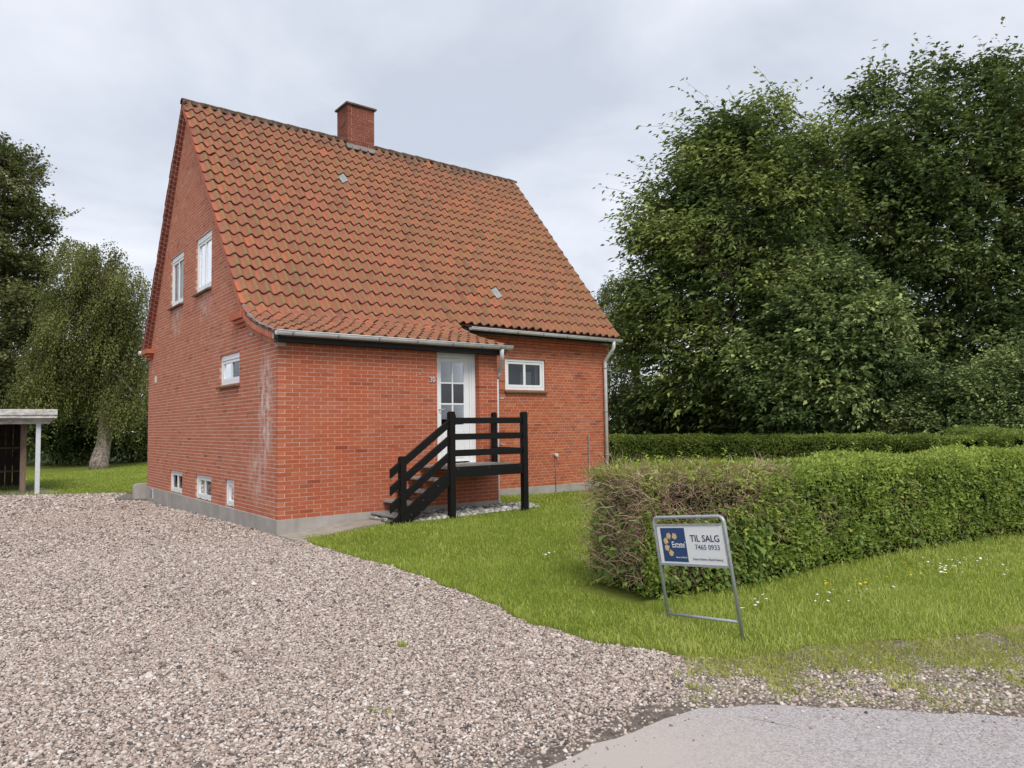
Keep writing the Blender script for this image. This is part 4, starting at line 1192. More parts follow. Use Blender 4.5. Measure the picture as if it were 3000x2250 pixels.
def jgrid(poly, step, jit=0.5):
    poly = np.asarray(poly); x0, y0 = poly.min(0); x1, y1 = poly.max(0)
    X, Y = np.meshgrid(np.arange(x0, x1, step), np.arange(y0, y1, step)); X, Y = X.ravel(), Y.ravel()
    X = X + rng.uniform(-jit, jit, len(X)) * step; Y = Y + rng.uniform(-jit, jit, len(Y)) * step
    k = pip(X, Y, poly); return X[k], Y[k]
def inview(X, Y, margin=260, z=0.0):
    d = np.stack([X, Y, np.full(len(X), z)], 1) - CAM; c = d @ _f
    px = 1500 + 2134 * (d @ CX) / np.maximum(c, .05); py = 1125 - 2134 * (d @ CY) / np.maximum(c, .05)
    return (c > .4) & (px > -margin) & (px < 3000 + margin) & (py < 2250 + margin) & (py > 900)
Ps, Ss = [], []
for step, d0, d1_, sz in ((0.0145, 0, 7.0, 0.0084), (0.0188, 7.0, 12.0, 0.0098), (0.030, 12.0, 19.0, 0.0132), (0.055, 19.0, 30.0, 0.021)):
    X, Y = jgrid([p for p in DRIVE if p[0] > -15], step) if step > .04 else jgrid([(max(-9, a), min(9.5, b)) for a, b in DRIVE], step)
    d = np.hypot(X - CAM[0], Y - CAM[1]); k = (d >= d0) & (d < d1_) & inview(X, Y)
    X, Y = X[k], Y[k]
    # thin the stones towards the asphalt
    near = np.clip((Y + 8.55 + 0.10 * wig(X, Y, 4)) / 0.45, 0, 1); near = np.where(X > -3, near, 1)
    k = rng.random(len(X)) < 0.10 + 0.90 * near
    X, Y = X[k], Y[k]
    s = sz * np.exp(rng.normal(0, 0.26, len(X))); s = np.where(rng.random(len(X)) < .012, s * 1.7, s)
    Ps.append(np.stack([X, Y, g(X, Y) + s * rng.uniform(0.05, 0.55, len(X))], 1)); Ss.append(s)
P = np.concatenate(Ps); s = np.concatenate(Ss)
scatter('gravel', P, s, SC, GRAV, 'pinkish grey gravel covering the driveway')
X, Y = jgrid([p for p in VERGE if p[0] < 12 and p[1] > -16], 0.0185)
d = np.hypot(X - CAM[0], Y - CAM[1]); k = inview(X, Y) & (d < 12); X, Y = X[k], Y[k]
dl = np.min([np.hypot(X - a, Y - b) for a, b in LOW[::3] if a < 8], axis=0)
pr = np.clip(0.22 + 0.5 * wig(X, Y, 1.9, 1) + 0.45 * np.clip((dl - 0.25) / .6, -0.4, 1) + .9 * np.clip((.9 - X) / 1.0, 0, 1) * np.clip(dl / .25, 0, 1), 0.05, 0.95)
k = rng.random(len(X)) < pr; X, Y = X[k], Y[k]
s = 0.0074 * np.exp(rng.normal(0, 0.34, len(X)))
scatter('verge_gravel', np.stack([X, Y, g(X, Y) + s * .3], 1), s, SC, GRAV, 'loose stones scattered in the verge beside the road')
X, Y = jgrid([(-3.2, -8.3), (2.6, -9.0), (2.6, -13), (-3.2, -11)], 0.028)
k = inview(X, Y) & pip(X, Y, ROAD); X, Y = X[k], Y[k]
dr = np.min([np.hypot(X - a, Y - b) for a, b in ROADE[::2]], axis=0)
k = rng.random(len(X)) < .55 * np.exp(-dr / .09) + .05 * np.exp(-dr / .5); X, Y = X[k], Y[k]
s = 0.0046 * np.exp(rng.normal(0, 0.45, len(X)))
scatter('road_grit', np.stack([X, Y, g(X, Y) + .008 + s * .3], 1), s, SC, GRAV, 'loose grit spilt on the edge of the asphalt')
PB = [(1.55, -0.83), (1.55, -0.05), (4.65, 0.05), (4.9, -0.15), (4.75, -0.72), (4.2, -0.85), (3.2, -0.93), (2.3, -1.02), (1.75, -1.0)]
X, Y = jgrid(PB, 0.042)
s = 0.027 * np.exp(rng.normal(0, 0.28, len(X)))
scatter('pebbles', np.stack([X, Y, g(X, Y) + 0.02 + s * .35], 1), s, SP, PEBM, 'rounded grey pebbles under the entrance steps')

# ------------------------------------------------------------------ grass
def blades(name, X, Y, h, wd, mat, tint, lean=0.45, parent=None, z0=0.008, wind=(0, 0)):
    n = len(X); a = rng.uniform(0, 2 * math.pi, n); l = np.abs(rng.normal(0, lean, n)); b = rng.uniform(0, 2 * math.pi, n)
    Z = g(X, Y) + z0
    B = np.stack([X, Y, Z], 1); S_ = np.stack([np.cos(a), np.sin(a), np.zeros(n)], 1) * (wd / 2)[:, None]
    dr = np.stack([np.cos(b) * l + wind[0], np.sin(b) * l + wind[1], np.ones(n)], 1); dr /= np.linalg.norm(dr, axis=1)[:, None]
    mid = B + dr * (h * .55)[:, None]
    tip = mid + (dr + np.stack([np.cos(b) * l, np.sin(b) * l, -0.3 * np.ones(n)], 1)) * (h * .45)[:, None]
    V = np.stack([B - S_, B + S_, mid + S_ * .75, mid - S_ * .75, tip], 1).reshape(-1, 3)
    i = np.arange(n)[:, None] * 5
    F = np.concatenate([i + np.array([[0, 1, 2]]), i + np.array([[0, 2, 3]]), i + np.array([[3, 2, 4]])])
    return npmesh(name, V, F, mat, parent, np.concatenate([tint] * 3))
def inhedge(X, Y):
    return (X > .9) & (Y > np.interp(X, [1, 3, 6, 9, 15], [-6.75, -6.85, -7.0, -7.45, -8.6])) & (Y < np.interp(X, [1, 3, 6, 9, 15], [-5.75, -5.95, -6.15, -6.55, -7.9]))
gp, gh, gw, gt = [], [], [], []
FL = [p for p in LAWN if p[0] < 15]
for step, d0, d1_, hh, ww in ((0.0175, 4, 9.0, .042, .0062), (0.024, 9.0, 13.5, .045, .0085), (0.04, 13.5, 20, .05, .013)):
    X, Y = jgrid([(min(a, 13), max(-10.5, b)) for a, b in LAWN], step)
    d = np.hypot(X - CAM[0], Y - CAM[1])
    k = (d >= d0) & (d < d1_) & inview(X, Y) & ~inhedge(X, Y) & ~((X > -.1) & (X < 9.3) & (Y > -.03) & (Y < 10) & ((X < 4.4) | (Y > 1.85)))
    # nothing shows behind the clipped hedge
    k &= ~((X > 3.2) & (Y > -5.7) & (Y < np.interp(X, [3.2, 5.5, 9, 13], [-5.0, -2.8, 0.0, 3.0])))
    X, Y = X[k], Y[k]
    lo = np.min([np.hypot(X - a, Y - b) for a, b in LOW[::4] if a < 9], axis=0)
    k = rng.random(len(X)) < np.clip(lo / .28 + .55 * wig(X, Y, 4.1, 3) + .25, .05, 1); X, Y = X[k], Y[k]
    gp.append((X, Y)); v = wig(X, Y, .9, 2)
    ed = np.min([np.hypot(X - a, Y - b) for a, b in EDGE[::4]], axis=0)
    lo = np.min([np.hypot(X - a, Y - b) for a, b in LOW[::4] if a < 9], axis=0)
    hm = hh * (1 + .22 * v) * np.exp(rng.normal(0, .28, len(X))) * (1 + 0.55 * (ed < .16)) * np.where((np.abs(Y + 7.0) < .45) & (X > .9), 1.5, 1)
    gh.append(hm); gw.append(ww * rng.uniform(.7, 1.3, len(X)))
    fringe = 0.22 * (Y < -7.0) + 0.10 * (ed < .12) + 0.22 * np.clip(1 - lo / .4, 0, 1) 
    gt.append(np.clip(0.42 + .16 * v + .10 * wig(X, Y, 2.7, 4) + fringe + rng.normal(0, .27, len(X)), 0, 1))
X = np.concatenate([a for a, b in gp]); Y = np.concatenate([b for a, b in gp])
o = blades('lawn_grass', X, Y, np.concatenate(gh), np.concatenate(gw), GRASS, np.concatenate(gt), wind=(-.12, -.05))
tag(o, 'short green grass blades of the front lawn', kind='stuff')
X, Y = jgrid([p for p in BLAWN if p[0] > -9 and p[0] < 15 and p[1] < 40], 0.085)
k = inview(X, Y, 60) & ~((X > 0.2) & (Y < 9.9)); X, Y = X[k], Y[k]; v = wig(X, Y, .5, 2)
tag(blades('back_lawn_grass', X, Y, .055 * np.exp(rng.normal(0, .3, len(X))), .022 * np.ones(len(X)), GRASS, np.clip(.36 + .2 * v + rng.normal(0, .2, len(X)), 0, 1)), 'short grass of the back lawn under the birch', kind='stuff')
# thin yellow grass in the verge, in tufts
X, Y = jgrid([p for p in VERGE if p[0] < 12 and p[1] > -14], 0.0135)
k = inview(X, Y); X, Y = X[k], Y[k]
dl = np.min([np.hypot(X - a, Y - b) for a, b in LOW[::3] if a < 8], axis=0)
dr = np.min([np.hypot(X - a, Y - b) for a, b in ROADE[::3]], axis=0)
pr = np.clip(0.95 + 1.0 * wig(X, Y, 2.3, 6) + .4 * wig(X, Y, 7, 2) - 0.62 * np.clip(dl / .95, 0, 1.3) , 0, .95) * np.clip((dr - .12) / .3, 0, 1)
k = rng.random(len(X)) < pr; X, Y = X[k], Y[k]
tag(blades('verge_grass', X, Y, .035 * np.exp(rng.normal(0, .35, len(X))), .0055 * np.ones(len(X)), DRYG, np.clip(.42 + .2 * wig(X, Y, 2, 3) + rng.normal(0, .2, len(X)), 0, 1), .7), 'thin yellowish grass tufts in the stony verge', kind='stuff')
# stray weeds in the gravel
WX, WY = [], []
for (px, py, n, r) in ((1178, 1895, 50, .045), (1098, 2090, 6, .02), (1140, 2095, 5, .02), (1990, 1985, 24, .08)):
    q = onz(px, py); WX.append(q[0] + rng.normal(0, r * .5, n)); WY.append(q[1] + rng.normal(0, r * .5, n))
X, Y = np.concatenate(WX), np.concatenate(WY)
tag(blades('gravel_weeds', X, Y, .045 * np.ones(len(X)), .006 * np.ones(len(X)), GRASS, rng.uniform(.2, .8, len(X)), .9), 'small green weeds sprouting in the gravel', kind='stuff')
# daisies and buttercups
def flowers(name, spots, r, mat, label):
    mb = MB()
    for (px, py, n, sx, sy) in spots:
        for _ in range(n):
            q = onz(px + random.gauss(0, sx), py + random.gauss(0, sy)); z = float(g(q[0], q[1])) + .055 + random.uniform(0, .02)
            rr = r * random.uniform(.7, 1.15); tx, ty = random.uniform(-.5, .5), random.uniform(-.5, .5)
            vs = [(q[0], q[1], z + .003)] + [(q[0] + rr * math.cos(a), q[1] + rr * math.sin(a), z + rr * (tx * math.cos(a) + ty * math.sin(a))) for a in np.linspace(0, 2 * math.pi, 9)[:-1]]
            mb.add(vs, [(0, i, i % 8 + 1) for i in range(1, 9)])
    return tag(mb.build(name, mat), label, kind='stuff')
FW = simple('daisy_petal', (0.78, 0.78, 0.76), (0.82, 0.82, 0.80), 9); FY = simple('buttercup_petal', (0.72, 0.52, 0.02), (0.80, 0.60, 0.03), 9)
flowers('daisies', [(1600, 1645, 10, 18, 6), (2750, 1680, 24, 34, 13), (2845, 1658, 18, 42, 10), (2220, 1775, 6, 14, 8), (2420, 1770, 6, 30, 12), (2960, 1690, 6, 20, 14), (2620, 1745, 4, 40, 14), (2160, 1800, 3, 20, 10)], 0.0125, FW, 'white daisies dotted in the grass')
flowers('buttercups', [(2530, 1725, 9, 10, 8), (2420, 1725, 4, 12, 6), (2660, 1672, 3, 8, 4), (2700, 1690, 5, 40, 10), (2330, 1730, 2, 10, 3), (2570, 1715, 3, 30, 6)], 0.014, FY, 'yellow buttercups in the verge grass')

# ------------------------------------------------------------------ foliage
def unit(v): return v / (np.linalg.norm(v, axis=-1, keepdims=True) + 1e-9)
def leaf_mesh(P, Dv, Nv, L, Wd, fold=0.18):
    n = len(P); Dv = unit(Dv); Sv = unit(np.cross(Dv, Nv)); Nn = np.cross(Sv, Dv)
    L, Wd = L[:, None], Wd[:, None]
    mid = P + Dv * L * .45
    V = np.stack([P, mid + Sv * Wd / 2 + Nn * Wd * fold, P + Dv * L - Nn * L * .10, mid - Sv * Wd / 2 + Nn * Wd * fold], 1).reshape(-1, 3)
    i = np.arange(n)[:, None] * 4
    return V, np.concatenate([i + np.array([[0, 1, 2]]), i + np.array([[0, 2, 3]])])
def add_leaves(name, P, Dv, Nv, L, Wd, mat, tint, parent, fold=.18):
    V, F = leaf_mesh(P, Dv, Nv, L, Wd, fold)
    return npmesh(name, V, F, mat, parent, np.concatenate([tint, tint]))
WIND = -np.array([CX[0], CX[1], 0.0])        # the gusts come from the right-hand side
def rdir(n):
    v = rng.normal(0, 1, (n, 3)); return unit(v)
def crown(name, parent, lobes, nleaf, mat, lsize=0.12, sprig=0.7, per=11, wind=0.55, droop=0.35, hang=0.0, aspect=0.5, shade=0.0, bare=0.0):
    C = np.array([at(a, b, c) for a, b, c, *_ in lobes]); R_ = np.array([l[3:6] for l in lobes])
    area = (R_[:, 0] * R_[:, 2] + R_[:, 0] * R_[:, 1]); area = area / area.sum()
    ns = int(nleaf / per)
    k = rng.choice(len(lobes), ns, p=area)
    nsub = 24
    sd = rdir(len(lobes) * nsub).reshape(len(lobes), nsub, 3)
    sr = rng.uniform(.20, .42, (len(lobes), nsub))
    sc_ = C[:, None] + sd * R_[:, None] * rng.uniform(.62, 1.0, (len(lobes), nsub, 1))
    q = rng.integers(0, nsub, ns); core_ = rng.random(ns) < .14
    d2 = rdir(ns); d2[:, 2] = np.where(rng.random(ns) < .5, np.abs(d2[:, 2]), d2[:, 2])
    rr = rng.uniform(.45, 1.0, ns)
    B = sc_[k, q] + d2 * R_[k] * sr[k, q][:, None] * rr[:, None]
    dc = rdir(ns); B = np.where(core_[:, None], C[k] + dc * R_[k] * rng.uniform(.3, .8, ns)[:, None], B)
    rad = np.linalg.norm((B - C[k]) / R_[k], axis=1)
    d = unit((B - C[k]) / R_[k] * .6 + d2 * .6)
    # right vector of the crown ellipsoid lobes is taken along world axes
    up = np.array([0, 0, 1.0])
    ax_ = unit(d * .75 + WIND * wind * rng.uniform(.3, 1.4, ns)[:, None] + up * rng.uniform(-.15, .45, ns)[:, None] + rdir(ns) * .45)
    if hang: ax_ = unit(ax_ * (1 - hang) + np.array([0, 0, -1.0]) * hang * 1.4 + WIND * .22)
    Ls = sprig * rng.uniform(.55, 1.35, ns) * np.where((rad > .92) & (rng.random(ns) < .25), 1.7, 1.0)
    clump = np.clip(.5 + .20 * np.sin(B[:, 0] * 1.3 + B[:, 2] * 1.9) + .18 * np.sin(B[:, 1] * 1.7 - B[:, 2] * 2.3 + 1) + rng.normal(0, .13, ns) + .34 * np.clip(rad - .95, -1, .3) + .17 * d2[:, 2] + (rng.normal(0, .07, (len(lobes), nsub)))[k, q], 0, 1)  # clump tops tinted lighter, inner leaves darker: top light and inner shade painted in
    t = (np.arange(per) + .5) / per
    T = np.tile(t, ns); K = np.repeat(np.arange(ns), per)
    P = B[K] + ax_[K] * (T * Ls[K])[:, None] + np.array([0, 0, -1.0]) * (droop * (T ** 2) * Ls[K] * .5)[:, None] + rng.normal(0, .03 + .02 * lsize / .1, (ns * per, 3))
    side = unit(np.cross(ax_, up)); sg = np.where(np.tile(np.arange(per) % 2, ns) == 0, 1.0, -1.0)
    Dv = unit(ax_[K] * .55 + side[K] * (sg * .7)[:, None] + np.array([0, 0, -1.0]) * droop + WIND * .25 * wind + rng.normal(0, .28, (ns * per, 3)))
    Nv = unit(up + rng.normal(0, .55, (ns * per, 3)))
    L = lsize * np.exp(rng.normal(0, .22, ns * per)) * np.where(core_[K], 1.35, 1.0)
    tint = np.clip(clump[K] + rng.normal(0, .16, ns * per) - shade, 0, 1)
    w_ = np.where(rad > (.78 if not hang else 9))[0]
    if len(w_) > 3500: w_ = rng.choice(w_, 3500, replace=False)
    tt = np.linspace(-.5, 1, 4)[None, :, None]
    A_ = B[w_][:, None] + ax_[w_][:, None] * (tt * Ls[w_][:, None, None]) + np.array([0, 0, -1.0]) * (droop * np.clip(tt, 0, 1) ** 2 * Ls[w_][:, None, None] * .5)
    s1 = unit(np.cross(ax_[w_], rdir(len(w_)))); s2_ = np.cross(ax_[w_], s1)
    ring = [np.cos(a) * s1 + np.sin(a) * s2_ for a in (0, 2.094, 4.189)]
    rr_ = np.array([.011, .009, .006, .002])[None, :, None]
    Vt = np.stack([A_ + q_[:, None] * rr_ for q_ in ring], 2).reshape(-1, 3)
    b0 = np.arange(len(w_))[:, None] * 12
    Ft = np.concatenate([b0 + np.array([[r_ * 3 + j_, r_ * 3 + (j_ + 1) % 3, r_ * 3 + 3 + (j_ + 1) % 3, r_ * 3 + 3 + j_]]) for r_ in range(3) for j_ in range(3)])
    if len(w_): npmesh('twigs', Vt, Ft, BARK, parent)['kind'] = 'stuff'
    return add_leaves(name, P, Dv, Nv, L, L * aspect, mat, tint, parent)
def trunk(parent, paths, mat, name='trunk'):
    mb = MB()
    for pts, rads in paths:
        P = resample([tuple(p) for p in pts], .5); s0 = np.linspace(0, 1, len(pts)); r = np.interp(np.linspace(0, 1, len(P)), s0, rads)
        P = P + np.array([[.05 * math.sin(i * 1.1 + r[0] * 9), .05 * math.cos(i * .9), 0] for i in range(len(P))]) * (np.arange(len(P)) > 0)[:, None]
        mb.tube(P, list(r), 10)
    return mb.build(name, mat, parent, smooth=True)
def tree(name, label, cat, base, paths, lobes, nleaf, mat, bark=BARK, group=None, **kw):
    e = empty(name, tuple(base)); tag(e, label, cat, group)
    trunk(e, paths, bark)
    crown('crown', e, lobes, nleaf, mat, **kw)
    return e
def gnd(p): q = np.array(p, float); q[2] = float(g(q[0], q[1])) - .05; return q
def limbs(base, top, lobes, r0, k=6):
    b = np.array(base, float); out = []
    for l in lobes[:k]:
        c = at(*l[:3]); s0 = b + (np.array(top) - b) * rng.uniform(.45, .95); m = (s0 + c) / 2 + np.array([0, 0, .3])
        out.append(([s0, m, c], [r0 * .45, r0 * .28, r0 * .08]))
    return out

# right-hand side, beyond the far hedge
LA = [(2170, 540, 25, 2.2, 2.1, 2.1), (2080, 690, 24.6, 2.4, 2.2, 1.9), (2010, 850, 24.2, 2.0, 2.0, 1.8), (2270, 700, 25.2, 2.6, 2.4, 2.3), (1985, 1050, 24, 1.6, 1.6, 1.8), (2200, 930, 25, 2.5, 2.3, 2.2),
      (2370, 560, 25.6, 1.7, 1.7, 1.7), (2130, 430, 25, 1.35, 1.3, 1.1), (2250, 410, 25.4, 1.25, 1.2, 1.1), (1935, 710, 24, 1.0, .9, .6), (2300, 1100, 25, 2.2, 2.0, 2.0), (2100, 1180, 24.5, 1.7, 1.5, 1.2), (1900, 930, 24.2, .9, .9, 1.0), (2420, 760, 26, 1.8, 1.7, 1.9)]
b = gnd(at(2290, 1320, 25)); tp = at(2180, 640, 25)
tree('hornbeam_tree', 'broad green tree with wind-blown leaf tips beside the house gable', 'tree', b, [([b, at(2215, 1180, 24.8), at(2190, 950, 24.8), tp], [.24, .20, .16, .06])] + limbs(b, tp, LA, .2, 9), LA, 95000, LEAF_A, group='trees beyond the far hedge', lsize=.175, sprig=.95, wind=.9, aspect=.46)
LB = [(2610, 388, 27, 1.6, 1.6, 1.7), (2700, 508, 27, 2.1, 2, 2.0), (2850, 378, 27, 2.1, 2, 1.9), (2990, 358, 27.5, 1.8, 1.8, 1.7), (2600, 590, 27, 2.0, 2, 1.8), (2800, 660, 27, 2.5, 2.3, 2.2), (2990, 610, 27.5, 2.4, 2.2, 2.3), (2550, 730, 27.6, 1.8, 1.8, 1.8), (2700, 850, 27.6, 2.3, 2.2, 2.0), (2900, 900, 27.6, 2.6, 2.4, 2.3), (3120, 800, 28, 3.0, 2.6, 2.8), (3110, 498, 28, 2.6, 2.4, 2.6), (2970, 1100, 28, 2.6, 2.4, 2.2), (2720, 1090, 28, 2.2, 2, 2.0), (2560, 1000, 28, 2.0, 2, 1.9), (2570, 288, 27, .8, .8, .6), (2780, 248, 27, .7, .7, .8), (2930, 238, 27.2, 1.0, 1, .8), (2480, 528, 27, 1.5, 1.4, 1.2), (2440, 640, 27, 1.7, 1.6, 1.5), (2530, 448, 27, .9, .9, .7)]
b = gnd(at(2990, 1330, 27.5)); tp = at(2770, 420, 27)
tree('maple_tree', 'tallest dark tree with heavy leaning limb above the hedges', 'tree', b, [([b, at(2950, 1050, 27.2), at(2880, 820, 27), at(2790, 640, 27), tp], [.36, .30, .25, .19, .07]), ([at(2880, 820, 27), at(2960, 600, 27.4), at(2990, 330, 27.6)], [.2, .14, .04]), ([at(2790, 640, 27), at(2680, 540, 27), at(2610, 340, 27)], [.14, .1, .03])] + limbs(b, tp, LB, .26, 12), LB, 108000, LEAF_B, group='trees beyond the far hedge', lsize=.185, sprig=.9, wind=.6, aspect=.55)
LC = [(2430, 900, 22.5, 1.55, 1.4, 1.2), (2330, 1000, 22.2, 1.5, 1.4, 1.2), (2500, 1010, 22.5, 1.6, 1.4, 1.3), (2250, 1110, 22, 1.1, 1.0, .9), (2420, 1120, 22.3, 1.9, 1.5, 1.4), (2600, 1130, 23, 1.3, 1.2, 1.2), (2480, 815, 22.5, .75, .7, .6), (2560, 930, 22.6, 1.0, 1, .9), (2370, 880, 22.3, .8, .8, .7), (2280, 1220, 22, 1.3, 1.0, .7)]
b = gnd(at(2430, 1330, 22.5)); tp = at(2440, 960, 22.5)
tree('rounded_shrub_tree', 'lower rounded tree with pale fluttering leaves between two taller trees', 'tree', b, [([b, at(2432, 1130, 22.5), tp], [.12, .09, .03])] + limbs(b, tp, LC, .12, 7), LC, 62000, LEAF_BUSH, group='trees beyond the far hedge', lsize=.15, sprig=.65, wind=.8, aspect=.55, shade=.02)
LD = [(2790, 1190, 21, .95, .9, .8), (2930, 1160, 21, 1.1, 1, .95), (3060, 1120, 21, 1.3, 1.2, 1.1), (2700, 1230, 21.4, .75, .7, .55), (2880, 1250, 20.6, 1.1, .9, .5), (3020, 1230, 20.5, 1.0, .9, .6)]
b = gnd(at(2900, 1330, 21)); tp = at(2910, 1180, 21)
tree('loose_shrub', 'pale green loose shrub behind the right end of the hedge', 'shrub', b, [([b, tp], [.07, .03])] + limbs(b, tp, LD, .07, 5), LD, 30000, LEAF_BUSH, lsize=.095, sprig=.5, wind=.5, aspect=.55)
LE = [(1835, 850, 30, 1.15, 1.1, .9), (1800, 940, 30, .9, .9, .8), (1860, 980, 30, 1.4, 1.3, 1.2), (1830, 1090, 30, 1.1, 1.1, 1.2), (1880, 1180, 30, 1.5, 1.4, 1.5), (1840, 1250, 29.6, 1.2, 1.2, .8), (1790, 830, 30, .35, .35, .25)]
b = gnd(at(1890, 1320, 30)); tp = at(1840, 860, 30)
tree('weeping_birch', 'greyish weeping birch peeping out behind the house corner', 'tree', b, [([b, at(1870, 1100, 30), tp], [.2, .14, .04])] + limbs(b, tp, LE, .15, 5), LE, 34000, LEAF_BIR, BIRCHB, lsize=.075, sprig=1.0, per=16, wind=.3, hang=.72, aspect=.62)
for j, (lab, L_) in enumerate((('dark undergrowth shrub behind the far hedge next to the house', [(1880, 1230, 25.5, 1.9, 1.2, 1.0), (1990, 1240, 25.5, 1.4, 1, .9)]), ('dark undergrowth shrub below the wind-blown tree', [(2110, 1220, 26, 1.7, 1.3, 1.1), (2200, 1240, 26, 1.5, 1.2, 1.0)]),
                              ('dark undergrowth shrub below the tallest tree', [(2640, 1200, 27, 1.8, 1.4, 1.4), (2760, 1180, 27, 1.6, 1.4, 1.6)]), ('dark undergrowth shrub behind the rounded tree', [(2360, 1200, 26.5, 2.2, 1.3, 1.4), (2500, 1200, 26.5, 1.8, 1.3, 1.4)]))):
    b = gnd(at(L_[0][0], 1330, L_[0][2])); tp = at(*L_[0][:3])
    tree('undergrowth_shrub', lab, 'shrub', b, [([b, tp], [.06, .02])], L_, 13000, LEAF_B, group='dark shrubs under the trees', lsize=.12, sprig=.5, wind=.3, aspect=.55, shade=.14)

# left-hand side, round the back lawn
LF = [(290, 765, 35.5, 1.6, 1.6, 1.2), (225, 860, 35.5, 1.4, 1.4, 1.3), (352, 850, 35.5, 1.4, 1.4, 1.3), (290, 950, 35.5, 2.3, 2.1, 1.7), (195, 1050, 35, 1.8, 1.7, 1.6), (350, 1040, 35.9, 2.0, 1.8, 1.5), (145, 1110, 34.6, 1.4, 1.3, .9), (395, 1150, 35, 1.2, 1.2, 1.4), (240, 1090, 36.2, 1.9, 1.6, .9), (210, 715, 35.5, .7, .6, .4)]
b = gnd(onz(292, 1374, -.13)); tp = at(298, 800, 35.5)
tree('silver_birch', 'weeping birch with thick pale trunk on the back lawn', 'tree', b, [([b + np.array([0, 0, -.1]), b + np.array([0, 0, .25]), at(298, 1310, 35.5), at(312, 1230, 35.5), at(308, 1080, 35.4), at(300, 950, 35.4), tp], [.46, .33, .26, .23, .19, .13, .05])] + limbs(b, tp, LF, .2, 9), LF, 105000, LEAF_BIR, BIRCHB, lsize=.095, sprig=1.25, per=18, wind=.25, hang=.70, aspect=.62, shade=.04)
LG = [(20, 560, 40, 1.7, 1.7, 2.2), (75, 640, 40, 1.5, 1.5, 1.3), (-50, 700, 40, 2.2, 2, 2.4), (60, 790, 40, 1.9, 1.8, 1.5), (120, 690, 40, .7, .7, .6), (120, 800, 39.5, .9, .9, .6), (105, 930, 39, 1.7, 1.6, 1.4), (0, 930, 40, 2.4, 2.2, 2.0), (85, 1050, 39, 2.2, 2.0, 1.8), (-60, 500, 40, 1.8, 1.8, 2.2), (20, 1150, 39, 2.6, 2.2, 2.0), (160, 900, 39.4, .6, .6, .6)]
b = gnd(at(20, 1370, 40)); tp = at(15, 520, 40)
tree('poplar_tree', 'tall greyish poplar at the left edge behind the carport', 'tree', b, [([b, at(18, 1000, 40), tp], [.35, .25, .06])] + limbs(b, tp, LG, .25, 10), LG, 52000, LEAF_POP, lsize=.15, sprig=.7, per=10, wind=.2, droop=.15, aspect=.85)
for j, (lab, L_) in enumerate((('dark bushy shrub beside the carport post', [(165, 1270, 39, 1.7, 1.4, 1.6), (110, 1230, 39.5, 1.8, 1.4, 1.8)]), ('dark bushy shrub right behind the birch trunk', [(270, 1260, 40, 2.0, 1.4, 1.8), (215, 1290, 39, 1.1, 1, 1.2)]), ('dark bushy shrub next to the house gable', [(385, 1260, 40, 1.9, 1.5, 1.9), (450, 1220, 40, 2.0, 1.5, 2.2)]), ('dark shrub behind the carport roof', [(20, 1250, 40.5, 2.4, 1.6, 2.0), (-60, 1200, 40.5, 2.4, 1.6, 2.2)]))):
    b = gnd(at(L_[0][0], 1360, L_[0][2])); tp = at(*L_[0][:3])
    tree('bushy_shrub', lab, 'shrub', b, [([b, tp], [.07, .02])], L_, 15000, LEAF_B, group='shrubs behind the back lawn', lsize=.15, sprig=.55, wind=.2, aspect=.6, shade=.08)

